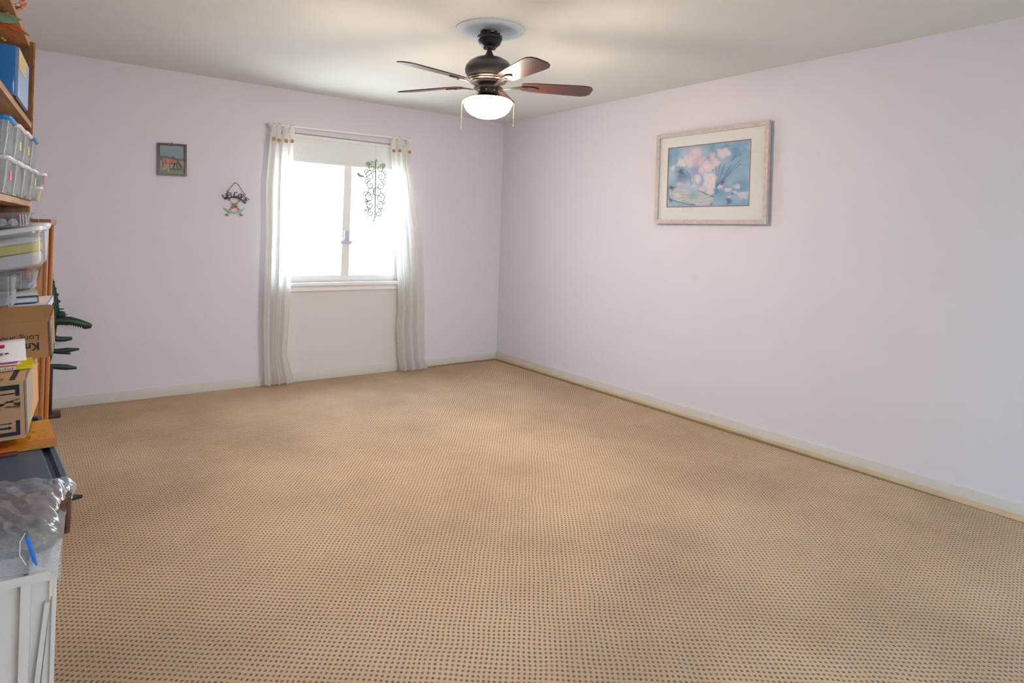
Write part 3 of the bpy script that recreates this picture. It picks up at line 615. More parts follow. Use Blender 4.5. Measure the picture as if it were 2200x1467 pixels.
def horses(u, v):
    X = 245+u*860.0; Y = 265+(1-v)*985.0
    n1 = fbm(u, v, 3, 8, 4); n2 = fbm(u, v, 8, 26, 3)
    img = np.zeros(u.shape+(3,)); img[:] = (116, 142, 150)
    blend(img, np.clip((420-Y)/160, 0, 1)*0.5, (140, 172, 186))
    tl = 640+60*np.clip((X-300)/500, 0, 1)+(n2-0.5)*60
    blend(img, ((Y > tl) & (Y < 800)).astype(float)*0.9, (78, 88, 96))
    fld = np.clip((Y-775)/30, 0, 1); blend(img, fld, (158, 152, 102)); blend(img, np.clip((Y-930)/200, 0, 1), (118, 132, 96)); blend(img, fld*np.clip((n2-0.5)*3, 0, 1)*0.5, (92, 116, 76))
    blend(img, np.clip(1.3-segdist(X, Y, (560, 1085), (1020, 1090))/36, 0, 1)*0.75, (66, 70, 72))
    def P(poly, c, k=1.0): blend(img, inpoly(X+(n1-0.5)*30, Y+(n1-0.5)*30, poly)*k, c)
    P([(320, 730), (480, 640), (620, 690), (640, 650), (760, 650), (780, 700), (870, 760), (860, 900), (620, 930), (330, 900)], (70, 66, 78), .9)
    P([(340, 720), (480, 690), (560, 720), (700, 740), (840, 780), (860, 850), (740, 880), (620, 880), (570, 930), (480, 930), (360, 900), (330, 800)], (162, 108, 92))
    P([(490, 760), (610, 760), (610, 900), (560, 940), (500, 940)], (176, 120, 96)); P([(400, 800), (480, 820), (470, 960), (420, 960)], (142, 102, 98))
    P([(515, 920), (575, 920), (560, 1180), (525, 1180)], (190, 156, 134)); P([(330, 870), (380, 900), (370, 1000), (335, 980)], (84, 72, 92)); P([(440, 930), (480, 930), (470, 1060), (440, 1060)], (182, 150, 128))
    P([(560, 900), (600, 880), (590, 1080), (565, 1090)], (70, 66, 74))
    P([(740, 870), (790, 880), (735, 1090), (690, 1080)], (50, 46, 52)); P([(790, 880), (850, 900), (910, 1080), (870, 1090)], (54, 50, 58))
    P([(780, 720), (900, 780), (980, 880), (1040, 1000), (1030, 1080), (960, 1100), (920, 980), (860, 880)], (78, 66, 80)); P([(940, 1020), (1040, 1020), (1020, 1100), (960, 1105)], (120, 92, 100))
    for cx, cy, r in ((400, 1090, 40), (290, 1100, 25), (440, 1075, 22)): blend(img, np.clip(1.2-np.hypot(X-cx, Y-cy)/r, 0, 1)*(n2 > .45), (202, 192, 160))
    return img
hpic = thing('horse_picture', 'small grazing horse picture in a dark red-brown wooden frame', 'picture', (-3.0405, -0.004, 1.657))
hpic.matrix_world = Matrix.Translation((-3.0405, -0.003, 1.656)) @ Matrix.Rotation(R(1.6), 4, 'Y') @ Matrix.Rotation(R(-90), 4, 'Z')
M_HF = wood_material('mahogany_frame', srgb(66, 26, 16), srgb(112, 52, 30), axis=(1, 1, 1), rough=0.22, scale=60)
# local: +x points into the room after the -90 turn is undone -> use x negative = out of the wall is -Y world
hpic.matrix_world = Matrix.Translation((-3.0405, -0.003, 1.656)) @ Matrix.Rotation(R(-2.0), 4, 'Y') @ Matrix.Rotation(R(90), 4, 'Z')
frame(hpic, 0.195, 0.240, 0.016, M_HF, 0.016)
box('backing', -0.004, 0.0, -0.083, 0.083, 0.014, 0.226, M_MAT, hpic)
painted('horse_print', (-0.0045, 0.083, 0.015), (0, -0.166, 0), (0, 0, 0.210), 130, 150, horses, M_PHOTO, hpic)
lathe_n = sweep('hanger_nail', [(-0.004, 0.0, 0.240), (-0.004, 0.0, 0.250)], 0.003, M_BLACK, hpic, 8)

# ------------------------------------------------------------------ welcome sign
WSX, WSY, WSZ = -2.585, -0.012, 1.33
sign = thing('welcome_sign', 'black iron WELCOME wall sign hung by a chain with a green frog below', 'sign', (WSX, WSY, WSZ))
# pixel-free sketch units: 1 unit = 0.262 mm on the wall, sketched on a 1467 square whose corners lie at known wall points
def wpt(px, py):
    u = px/1467.0; v = py/1467.0
    x = (1-v)*((1-u)*-2.785+u*-2.405)+v*((1-u)*-2.774+u*-2.392); zz = (1-v)*((1-u)*1.703+u*1.735)+v*((1-u)*1.307+u*1.321)
    return (x-WSX, zz-WSZ)
def catmull(pts, n=5, closed=False):
    P_ = [Vector(p) for p in pts]; out = []
    if closed: P_ = P_[:-1]
    N = len(P_); g = (lambda i: P_[i % N]) if closed else (lambda i: P_[max(0, min(N-1, i))])
    for i in range(N if closed else N-1):
        p0, p1, p2, p3 = g(i-1), g(i), g(i+1), g(i+2)
        for k in range(n):
            t = k/n; out.append(0.5*((2*p1)+(p2-p0)*t+(2*p0-5*p1+4*p2-p3)*t*t+(3*p1-p0-3*p2+p3)*t**3))
    out.append(P_[0] if closed else P_[-1])
    return [tuple(v) for v in out]
def stroke(nm, pts, r, material, par, y=0.0):
    if nm in ('arched_bar', 'frog_foot', 'frog_outline'): pts = catmull(pts)
    return sweep(nm, [(wpt(*q)[0], y, wpt(*q)[1]) for q in pts], r, material, par, 6)
stroke('arched_bar', [(420, 765), (500, 745), (600, 720), (700, 715), (800, 735), (900, 785), (970, 840), (1025, 885)], 0.0054, M_IRONB, sign)
for L_, strokes in (('letter_w', [[(345, 635), (420, 760), (455, 715), (485, 750), (465, 600)]]), ('letter_e', [[(590, 590), (505, 585), (515, 735), (600, 720)], [(510, 655), (575, 645)]]), ('letter_l', [[(590, 585), (620, 705), (690, 690)]]),
                    ('letter_c', [[(770, 578), (720, 580), (695, 640), (715, 690), (780, 690)]]), ('letter_o', [[(880, 620), (825, 640), (810, 700), (850, 735), (895, 700), (905, 640), (880, 620)]]),
                    ('letter_m', [[(890, 740), (965, 655), (985, 710), (1035, 705), (985, 810)]]), ('letter_e', [[(1130, 780), (1060, 740), (1000, 850), (1040, 880)], [(1030, 800), (1075, 820)]])):
    bm = bmesh.new()
    for s_ in strokes:
        if L_ in ('letter_c', 'letter_o'): s_ = catmull(s_, closed=L_ == 'letter_o')
        sweep_bm(bm, [(wpt(*q)[0], -0.001, wpt(*q)[1]) for q in s_], 0.0033, 6)
    from_bm(L_, bm, M_IRONB, sign, smooth=True)
for c in ((500, 550), (995, 640), (555, 770), (845, 795), (450, 735)):
    bm = bmesh.new(); cx, cz = wpt(*c); sweep_bm(bm, [(cx+0.0065*math.cos(a), 0, cz+0.0065*math.sin(a)) for a in [2*PI*i/14 for i in range(15)]], 0.0018, 6); from_bm('ring', bm, M_IRONB, sign, smooth=True)
def chain(pts):
    bm = bmesh.new(); P_ = [Vector((wpt(*q)[0], 0, wpt(*q)[1])) for q in pts]; k = 0
    for a, b_ in zip(P_, P_[1:]):
        n_ = max(2, int((b_-a).length/0.0065))
        for i in range(n_):
            c = a+(b_-a)*((i+0.5)/n_); t = (b_-a).normalized(); s_ = Vector((0, 1, 0)) if k % 2 else t.cross(Vector((0, 1, 0))); k += 1
            sweep_bm(bm, [c+t*0.0048*math.cos(w)+s_*0.0024*math.sin(w) for w in [2*PI*q/8 for q in range(9)]], 0.0009, 4)
    return from_bm('chain', bm, M_IRONB, sign, smooth=True)
chain([(510, 540), (600, 430), (705, 295), (790, 330), (880, 460), (985, 620)]); chain([(562, 785), (600, 840), (625, 890)]); chain([(840, 810), (810, 850), (785, 890)])
sweep('hook', [(wpt(740, 315)[0], 0.011, wpt(740, 315)[1]), (wpt(740, 315)[0], -0.004, wpt(740, 315)[1]), (wpt(740, 300)[0], -0.005, wpt(740, 290)[1])], 0.0014, MATS['brass_chain'], sign, 6)
M_FROG1 = mat('frog_teal_enamel', srgb(38, 120, 96), 0.4, var=0.2, scale=80); M_FROG2 = mat('frog_sage_enamel', srgb(138, 178, 150), 0.4, var=0.15, scale=80); M_FROG3 = mat('frog_red_enamel', srgb(196, 84, 66), 0.4, var=0.15, scale=80)
def plate(nm, pts, material, par, y0=-0.0015, y1=0.0015): return prism(nm, [wpt(*q) for q in pts], y0, y1, material, par, 'xz', bevel=0.0005)
fr = plate('frog_head', [(600, 905), (640, 880), (690, 888), (740, 880), (800, 905), (760, 930), (715, 938), (695, 1010), (680, 938), (630, 935)], M_FROG1, sign)
for e in ((650, 1000), (745, 980)):
    ex, ez = wpt(*e); bm = bmesh.new(); bmesh.ops.create_uvsphere(bm, u_segments=14, v_segments=10, radius=0.0115, matrix=Matrix.Translation((ex, -0.002, ez)) @ Matrix.Diagonal((1, 0.5, 1, 1))); from_bm('frog_eye', bm, M_FROG3, fr, smooth=True)
plate('frog_cheek', [(560, 1060), (610, 1025), (612, 1075), (590, 1095)], M_FROG3, fr); plate('frog_cheek', [(790, 1030), (850, 1060), (830, 1090), (795, 1080)], M_FROG3, fr)
stroke('frog_outline', [(560, 1070), (600, 1030), (640, 1010)], 0.0016, M_IRONB, fr); stroke('frog_outline', [(770, 1010), (815, 1030), (850, 1065)], 0.0016, M_IRONB, fr)
plate('frog_arm', [(400, 1010), (560, 1085), (600, 1115), (565, 1155), (520, 1125), (450, 1080)], M_FROG2, sign); plate('frog_arm', [(1000, 1020), (850, 1080), (820, 1110), (850, 1155), (920, 1100)], M_FROG2, sign)
plate('frog_belly', [(600, 1100), (660, 1130), (720, 1135), (820, 1100), (835, 1150), (700, 1178), (580, 1150)], M_FROG2, sign, -0.003, -0.001)
for f_, k in (([(520, 1140), (565, 1160), (525, 1240), (470, 1215)], 0), ([(830, 1150), (890, 1140), (905, 1220), (865, 1240)], 1)):
    g = plate('frog_leg', f_, M_FROG2, sign, -0.0005, 0.0022)
    stroke('frog_foot', [(425, 1220), (480, 1220), (518, 1258)] if not k else [(860, 1265), (885, 1225), (948, 1235)], 0.0026, M_IRONB, g)

# ------------------------------------------------------------------ bookcase corner: frame X = out into the room, Y = along the shelf away from the camera
SH0 = Vector((-3.860, -2.107, 0.0)); SHR = R(-3.7)
def S(b_, a, zz):
    v = Vector((b_, -a, 0)); v.rotate(Matrix.Rotation(SHR, 3, 'Z')); return SH0+v+Vector((0, 0, zz))
def st(name, label, cat, b_, a, zz, tilt=0.0, turn=0.0, group=None):
    return thing(name, label, cat, S(b_, a, zz), rot=(0, R(-tilt), SHR+R(turn)), group=group)

M_PINE = wood_material('honey_pine', srgb(150, 98, 52), srgb(196, 142, 88), axis=(1, 0.12, 1), rough=0.5, scale=22)
M_PINEV = wood_material('orange_pine_upright', srgb(186, 110, 44), srgb(214, 144, 74), axis=(1, 1, 0.06), rough=0.4, scale=30)
M_BWOOD = wood_material('brown_shelf_side', srgb(112, 70, 42), srgb(146, 98, 62), axis=(1, 1, 0.08), rough=0.5, scale=26)
M_CLEAR = clear_mat('clear_storage_plastic', (0.86, 0.88, 0.88), body=0.30, rough=0.12)
M_CLEARB = clear_mat('clear_bin_plastic', (0.86, 0.89, 0.92), body=0.20, rough=0.08)
M_LIDW = mat('white_lid_plastic', (0.84, 0.86, 0.88), 0.3, var=0.03)
M_LIDB = mat('sky_blue_lid_plastic', srgb(24, 150, 232), 0.3, var=0.05)
M_LIDB2 = mat('denim_blue_lid_plastic', srgb(62, 124, 196), 0.3, var=0.05)
M_PINK = mat('pink_sticky_note', srgb(250, 150, 170), 0.7, var=0.05)
M_INK = mat('black_print_ink', (0.03, 0.03, 0.035), 0.7, var=0.3, scale=90)
M_CARD = mat('cardboard', srgb(188, 142, 98), 0.85, 0.15, var=0.10, scale=26, aniso=(1, 1, 0.2))
M_CARD2 = mat('pale_cardboard', srgb(216, 172, 134), 0.85, 0.15, var=0.10, scale=20, aniso=(1, 1, 0.3))
M_TAPE = mat('brown_packing_tape', srgb(128, 98, 66), 0.25, 0.6, var=0.35, scale=60)
M_TORN = mat('torn_grey_paper', srgb(176, 164, 146), 0.85, var=0.22, scale=40, bump=0.6, bscale=40)

bc = st('bookcase', 'tall honey pine bookcase crowded with storage boxes', 'bookcase', 0, 0, 0)
box('side_panel', -0.30, -0.006, 0.0, 0.02, 0.0, 2.02, M_BWOOD, bc, 0.002); box('side_panel', -0.30, -0.006, -1.27, -1.25, 0.0, 2.02, M_BWOOD, bc, 0.002)
for x0, z0, z1 in ((-0.018, 1.996, 2.016), (-0.004, 1.668, 1.690), (0.0, 1.350, 1.371)):
    s_ = box('shelf', -0.292, x0, -1.25, 0.0, z0, z1, M_PINE, bc, 0.002)
box('shelf', -0.292, -0.16, -1.25, 0.0, 0.05, 0.07, M_PINE, bc, 0.002)
box('back_panel', -0.30, -0.292, -1.25, 0.0, 0.0, 2.02, M_BWOOD, bc)
box('front_edge', -0.008, 0.0, 0.0, 0.02, 0.0, 2.02, M_PINE, bc, 0.001)
pc = st('pine_cabinet', 'narrow orange pine cabinet standing past the far end of the bookcase', 'cabinet', 0, -0.06, 0)
box('side_panel', -0.25, 0.046, 0.0, 0.02, 0, 1.275, M_PINEV, pc, 0.002); box('side_panel', -0.25, 0.046, 0.36, 0.38, 0, 1.275, M_PINEV, pc, 0.002)
box('front_stile', 0.046, 0.060, -0.002, 0.03, 0, 1.275, M_PINEV, pc, 0.003); box('front_stile', 0.046, 0.060, 0.35, 0.382, 0, 1.275, M_PINEV, pc, 0.003)
box('top_board', -0.25, 0.068, -0.006, 0.386, 1.275, 1.300, mat('red_brown_top', srgb(140, 84, 54), 0.4, var=0.15), pc, 0.003)
for z0 in (0.08, 0.48, 0.88): box('shelf', -0.25, 0.04, 0.02, 0.36, z0, z0+0.018, M_PINE, pc)
box('back_panel', -0.256, -0.25, 0.0, 0.38, 0, 1.275, M_PINEV, pc)

# glossy blue box on the upper shelf
bb = st('blue_box', 'glossy bright blue box with yellow label on the upper bookcase shelf', 'box', -0.004, 0.63, 1.6925)
M_BLUE = mat('glossy_blue_wrap', srgb(0, 124, 200), 0.12, 0.7, var=0.06, bump=0.5, bscale=9)
box('body', -0.24, 0.0, 0.0, 0.34, 0.006, 0.170, M_BLUE, bb, 0.004)
box('base', -0.238, 0.006, 0.002, 0.338, 0.0, 0.006, mat('charcoal_base', srgb(64, 68, 76), 0.6), bb)
box('side_panel', 0.0, 0.010, 0.004, 0.338, 0.006, 0.165, mat('periwinkle_card', srgb(146, 172, 214), 0.4, var=0.06), bb, 0.001)
def ylabel(u, v):
    img = np.zeros(u.shape+(3,)); img[:] = (222, 200, 132); blend(img, (u < 0.22)*1.0, (244, 214, 40)); n_ = fbm(u, v, 4, 18, 3)
    blend(img, ((n_ > 0.56) & (np.sin(v*40) > -0.2))*0.7, (150, 120, 70)); blend(img, (np.abs(v-0.2) < 0.05)*0.6, (200, 120, 70)); return img
painted('yellow_label', (0.0104, 0.010, 0.105), (0, 0.23, 0), (0, 0, 0.055), 60, 24, ylabel, print_mat('yellow_label_print'), bb)

# autumn flower spray lying on the blue box
fs_ = st('autumn_flower_spray', 'artificial autumn spray of orange berries and leaves on the blue box', 'artificial flowers', -0.03, 0.5, 1.863)
M_STEM = mat('brown_stem', srgb(104, 66, 60), 0.7, var=0.2); M_BO = mat('orange_berry', srgb(246, 128, 74), 0.35, var=0.12, scale=90); M_BY = mat('yellow_green_berry', srgb(204, 190, 84), 0.4, var=0.12, scale=90); M_BM = mat('plum_berry', srgb(128, 44, 82), 0.4, var=0.15, scale=90)
M_SAGE = mat('sage_leaf', srgb(158, 184, 148), 0.6, var=0.14, scale=14, aniso=(0.3, 1, 4)); M_OL = mat('orange_leaf', srgb(226, 112, 44), 0.6, var=0.35, scale=26, aniso=(0.4, 1, 6))
def F(b_, zz, y=0.0): return (b_+0.03, y, zz-1.863)
sweep('stem', [F(-0.10, 1.868), F(-0.07, 1.93), F(-0.055, 2.00), F(-0.02, 2.012), F(0.004, 2.03)], 0.0015, M_STEM, fs_, 6)
sweep('stem', [F(-0.10, 1.868, .01), F(-0.075, 1.92, .01), F(-0.06, 1.97, .01), F(-0.02, 1.975, .01)], 0.0015, M_STEM, fs_, 6)
bm = bmesh.new(); bmesh.ops.create_icosphere(bm, subdivisions=2, radius=0.0042); bme = bpy.data.meshes.new('berry'); bm.to_mesh(bme); bm.free(); bme.polygons.foreach_set('use_smooth', [True]*len(bme.polygons))
bms = {}
for k_, m_ in (('o', M_BO), ('y', M_BY), ('m', M_BM)): c = bme.copy(); c.materials.append(m_); bms[k_] = c
for (x_, z_, k_) in ((-.005, 2.045, 'o'), (.002, 2.042, 'o'), (.008, 2.036, 'o'), (-.008, 2.034, 'o'), (.000, 2.032, 'o'), (-.003, 2.026, 'o'), (.006, 2.026, 'o'), (-.002, 2.019, 'o'), (-.009, 2.012, 'o'), (-.012, 2.019, 'm'), (-.017, 2.017, 'm'), (-.018, 2.027, 'y'), (.003, 2.050, 'm'),
                     (-.032, 2.020, 'o'), (-.044, 2.018, 'o'), (-.052, 2.016, 'o'), (-.046, 2.006, 'o'), (-.048, 2.000, 'o'), (-.036, 2.002, 'y'), (-.040, 1.996, 'y'), (-.050, 1.992, 'y'), (-.043, 1.990, 'o'), (-.058, 1.990, 'y'), (-.056, 2.034, 'm'), (-.058, 2.004, 'm'), (-.052, 1.905, 'y'), (-.046, 1.900, 'y'), (-.060, 2.020, 'y')):
    o = bpy.data.objects.new('berry', bms[k_]); COL.objects.link(o); o.parent = fs_; o.location = Vector(F(x_, z_, random.uniform(-.01, .01))); o.scale = (1.15, 1, 0.9)
def leaf_mesh(nm, pts_top, pts_bot, material, y):
    """curved leaf blade with a crease, from its upper and lower outline"""
    vs = []; fs2 = []; n_ = len(pts_top)
    for i in range(n_):
        t_ = pts_top[i]; b_ = pts_bot[i]; mid = ((t_[0]+b_[0])/2, (t_[1]+b_[1])/2)
        for q, yy in ((t_, y-0.004), (mid, y+0.003), (b_, y-0.004)): vs.append(F(q[0], q[1], yy))
    for i in range(n_-1):
        for k in range(2): fs2.append((i*3+k, i*3+k+1, (i+1)*3+k+1, (i+1)*3+k))
    me = bpy.data.meshes.new(nm); me.from_pydata(vs, [], fs2); o = link(nm, me, material, fs_, smooth=True)
    md = o.modifiers.new('thick', 'SOLIDIFY'); md.thickness = 0.0008; return o
leaf_mesh('leaf', [(-.10, 1.975), (-.07, 1.986), (-.045, 1.987), (-.02, 1.983), (.000, 1.972)], [(-.10, 1.972), (-.07, 1.958), (-.045, 1.953), (-.02, 1.958), (.000, 1.971)], M_SAGE, -0.02)
for (x0, z0, x1, z1, w_) in ((-.08, 1.965, .021, 1.926, .010), (-.085, 1.950, -.015, 1.918, .009), (-.07, 1.958, .008, 1.938, .007), (-.09, 1.942, -.024, 1.924, .007), (-.06, 1.962, -.002, 1.945, .006)):
    T1 = []; T2 = []
    for i in range(6):
        t = i/5; cx = x0+(x1-x0)*t; cz = z0+(z1-z0)*t+0.006*math.sin(PI*t); ww = w_*math.sin(PI*min(1, t*0.9+0.08)); T1.append((cx, cz+ww)); T2.append((cx, cz-ww))
    leaf_mesh('leaf', T1, T2, M_OL, random.uniform(-.012, .0))

# clear shoebox containers, two rows on the middle shelf
def container(label, b_end, a_near, zz, w, h, lidm, content, note=None, group='clear shoebox containers on the middle shelf'):
    r = st('storage_container', label, 'container', b_end-0.135, a_near-w/2, zz, group=None)
    hx, hy = 0.135, w/2
    rings = [rrect(hx-0.012, hy-0.010, 0.012, 0.0), rrect(hx-0.005, hy-0.005, 0.014, h*0.55), rrect(hx-0.006, hy-0.006, 0.014, h*0.56), rrect(hx-0.003, hy-0.003, 0.014, h-0.012)]
    bd = loft('body', rings, M_CLEAR, r, True, False)
    for x_ in (0.0, 0.045, 0.09): box('rib', x_-0.003, x_+0.003, -(hy-0.006)-0.002, -(hy-0.006)+0.002, 0.006, h-0.016, M_CLEAR, bd)
    for y_ in (-0.5, 0.0, 0.5): box('rib', hx-0.010, hx-0.003, y_*hy-0.003, y_*hy+0.003, 0.006, h-0.016, M_CLEAR, bd)
    loft('lid', [rrect(hx, hy, 0.016, h-0.014), rrect(hx+0.004, hy+0.003, 0.018, h-0.010), rrect(hx+0.004, hy+0.003, 0.018, h-0.004), rrect(hx-0.002, hy-0.003, 0.015, h)], lidm, r)
    rnd = random.Random(int(a_near*100)+int(zz*1000)); bm = bmesh.new()
    for i in range(6):
        bmesh.ops.create_icosphere(bm, subdivisions=2, radius=1.0, matrix=Matrix.Translation((rnd.uniform(-hx*.6, hx*.66), rnd.uniform(-hy*.5, hy*.5), rnd.uniform(0.028, h*0.5))) @ Matrix.Diagonal((rnd.uniform(.02, .035), rnd.uniform(.018, .028), rnd.uniform(.014, .022), 1)))
    from_bm('contents', bm, content, r, smooth=True)
    if note:
        nb = box('note', hx-0.006, hx-0.002, note[0]*hy-0.016, note[0]*hy+0.016, h*note[1]-0.014, h*note[1]+0.014, note[2], r)
        nb['label'] = 'sticky note'
    return r
M_C1 = mat('contents_pale_grey', (0.62, 0.64, 0.62), 0.8, var=0.3, scale=60); M_C2 = mat('contents_cream', srgb(226, 206, 150), 0.8, var=0.2, scale=60); M_C3 = mat('contents_mixed_brown', srgb(150, 118, 104), 0.8, var=0.4, scale=60); M_C4 = mat('contents_rose', srgb(220, 150, 160), 0.8, var=0.3, scale=50)
M_CREAMN = mat('cream_sticky_note', srgb(240, 222, 150), 0.7)
wt = 0.172
for i, (lid, cont, note, lab) in enumerate(((M_LIDB, M_C4, None, 'clear shoebox container with bright blue lid, nearest of the upper row'), (M_LIDW, M_C3, (0.0, 0.42, M_CREAMN), 'white-lidded clear container in the upper row beside the bright blue lid'),
                                            (M_LIDW, M_C1, (0.2, 0.45, M_CREAMN), 'white-lidded clear container in the upper row beside the denim blue lid'), (M_LIDB2, M_C1, None, 'clear shoebox container with denim blue lid, far end of the upper row'))):
    container(lab, (0.014, 0.020, 0.026, 0.032)[i], 0.90-0.185*i, 1.4875, wt, 0.113, lid, cont, note)
for i, (lid, cont, note, lab) in enumerate(((M_LIDW, M_C1, (0.1, 0.50, M_PINK), 'white-lidded clear container in the lower row under the bright blue lid'), (M_LIDW, M_C1, None, 'second white-lidded clear container of the lower row, grey contents'),
                                            (M_LIDW, M_C3, None, 'third white-lidded clear container of the lower row, brown contents'), (M_LIDW, M_C2, (0.3, 0.6, M_CREAMN), 'white-lidded clear container under the denim blue lid, cream contents'))):
    container(lab, (0.014, 0.020, 0.026, 0.034)[i], 0.90-0.185*i, 1.3725, wt, 0.113, lid, cont, note)
# two small jars at the end of the row
jr = st('small_jar', 'squat clear jar with yellow contents at the far end of the shelf', 'jar', 0.012, 0.075, 1.372)
loft('body', [rrect(.024, .030, .010, 0), rrect(.030, .034, .012, .05)], M_CLEAR, jr, True, False); loft('contents', [rrect(.022, .028, .010, .002), rrect(.024, .029, .010, .036)], M_C2, jr); loft('lid', [rrect(.032, .036, .012, .048), rrect(.032, .036, .012, .0565)], M_LIDW, jr)
jr = st('small_jar', 'tiny white-lidded jar with pink note on top of another jar', 'jar', 0.022, 0.075, 1.4295)
loft('body', [rrect(.022, .026, .010, 0), rrect(.027, .030, .012, .046)], M_CLEAR, jr, True, False); loft('lid', [rrect(.034, .034, .014, .044), rrect(.034, .034, .014, .0535)], M_LIDW, jr)
box('note', .024, .0285, -0.030, -0.012, .008, .040, M_PINK, jr); loft('contents', [rrect(.016, .020, .008, .002), rrect(.020, .024, .008, .030)], M_C1, jr)
pt = st('plastic_thread', 'thin clear plastic strand dangling below the small jars', 'thread', 0.036, 0.105, 1.29)
sweep('strand', [(0.002, 0, 0.135), (0.001, 0.002, 0.10), (0.000, -0.001, 0.06), (-0.003, 0.001, 0.03), (0.001, 0, 0.0)], 0.0011, M_CLEARB, pt, 5)
sweep('torn_curl', [(0.001, 0.002, 0.10), (-0.008, 0.002, 0.098), (-0.012, 0.002, 0.105)], 0.0012, M_CLEARB, pt, 5)

# clear box of artificial flowers
fb = st('clear_flower_box', 'shallow clear plastic box holding red and white artificial flowers', 'container', 0.026, 0.40, 1.272, tilt=5)
loft('body', [[(x-0.115, y+0.09, z_) for x, y, z_ in rrect(.112, .085, .008, 0)], [(x-0.115, y+0.09, z_) for x, y, z_ in rrect(.118, .090, .008, .044)]], M_CLEARB, fb, True, False)
loft('lid', [[(x-0.115, y+0.09, z_) for x, y, z_ in rrect(.124, .095, .010, .044)], [(x-0.115, y+0.09, z_) for x, y, z_ in rrect(.126, .097, .010, .052)]], M_CLEARB, fb)
for x_ in (-0.004, -0.012, -0.020): box('corner_rib', x_-0.0015, x_+0.0015, 0.000, 0.004, 0.002, 0.044, M_LIDW, fb)
M_RED = mat('red_petals', srgb(176, 40, 52), 0.6, var=0.3, scale=80); M_WFL = mat('white_petals', (0.86, 0.88, 0.88), 0.6, var=0.06, scale=80); M_LGR = mat('dark_green_leaves', srgb(82, 98, 48), 0.6, var=0.35, scale=80)
def blossom(nm, c, r, material, par):
    bm = bmesh.new()
    for i in range(7):
        a = 2*PI*i/7; bmesh.ops.create_icosphere(bm, subdivisions=1, radius=1, matrix=Matrix.Translation((c[0]+r*.55*math.cos(a), c[1]+r*.3*math.sin(i*2.1), c[2]+r*.55*math.sin(a))) @ Matrix.Diagonal((r*.55, r*.5, r*.55, 1)))
    bmesh.ops.create_icosphere(bm, subdivisions=1, radius=r*.6, matrix=Matrix.Translation(c)); return from_bm(nm, bm, material, par, smooth=True)
for c, r_, m_ in (((-0.045, .03, .016), .014, M_WFL), ((-0.075, .03, .018), .014, M_WFL), ((-0.105, .03, .016), .014, M_WFL), ((-0.028, .04, .032), .010, M_RED), ((-0.085, .04, .034), .009, M_RED), ((-0.055, .05, .032), .010, M_LGR), ((-0.068, .05, .026), .011, M_LGR), ((-0.02, .05, .018), .010, M_LGR), ((-0.14, .04, .02), .014, M_WFL)):
    blossom('artificial_flower', c, r_, m_, fb)

# big tubs
def tub(label, b_, a, zz, tilt, w, l, h, bodym, lidm, fills, flare=0.018):
    r = st('storage_tub', label, 'storage tub', b_, a, zz, tilt=tilt)
    O = lambda ring: [(x-w/2, y+l/2, z_) for x, y, z_ in ring]
    bd = loft('body', [O(rrect(w/2, l/2, .02, 0)), O(rrect(w/2+flare*.2, l/2+flare*.2, .022, .012)), O(rrect(w/2+flare, l/2+flare, .024, h-.022))], bodym, r, True, False)
    loft('rim', [O(rrect(w/2+flare, l/2+flare, .024, h-.026)), O(rrect(w/2+flare+.006, l/2+flare+.006, .026, h-.024)), O(rrect(w/2+flare+.006, l/2+flare+.006, .026, h-.016)), O(rrect(w/2+flare, l/2+flare, .024, h-.016))], bodym, bd, False, False)
    loft('lid', [O(rrect(w/2+flare+.004, l/2+flare+.004, .026, h-.020)), O(rrect(w/2+flare+.009, l/2+flare+.009, .03, h-.016)), O(rrect(w/2+flare+.009, l/2+flare+.009, .03, h-.004)), O(rrect(w/2+flare+.003, l/2+flare+.003, .026, h))], lidm, r)
    for nm, m_, z0, z1, k in fills:
        bm = bmesh.new(); rr_ = [O(rrect(w/2-.008+flare*z0/h, l/2-.008, .02, z0)), O(rrect(w/2-.004+flare*z1/h, l/2-.006, .02, (z0+z1)/2)), O(rrect((w/2-.010+flare*z1/h)*k, l/2-.012, .02, z1))]
        loft_bm(bm, rr_); from_bm(nm, bm, m_, r, smooth=True)
    return r
M_YEL = mat('yellow_cloth', srgb(244, 222, 96), 0.8, var=0.10, scale=30); M_WCL = mat('white_cloth', (0.84, 0.87, 0.89), 0.8, var=0.06, scale=30, bump=0.6, bscale=30); M_GCL = mat('grey_contents', srgb(160, 160, 160), 0.7, var=0.25, scale=40)
tub('clear tub with white lid and yellow cloth inside, tilted on the pile', 0.070, 0.50, 1.137, 11, 0.30, 0.25, 0.140, M_CLEAR, M_LIDW, (('white_cloth', M_WCL, .006, .048, .98), ('yellow_cloth', M_YEL, .052, .082, 1.0), ('white_cloth', M_WCL, .084, .104, .75)))
tub('cloudy grey lidded tub behind the tub of yellow cloth', 0.062, 0.195, 1.132, 3, 0.28, 0.17, 0.155, clear_mat('cloudy_plastic', (0.74, 0.76, 0.78), body=0.6, rough=0.3), mat('cloudy_white_lid', (0.72, 0.73, 0.74), 0.35), (('contents', M_GCL, .006, .10, 1.0),), flare=0.010)
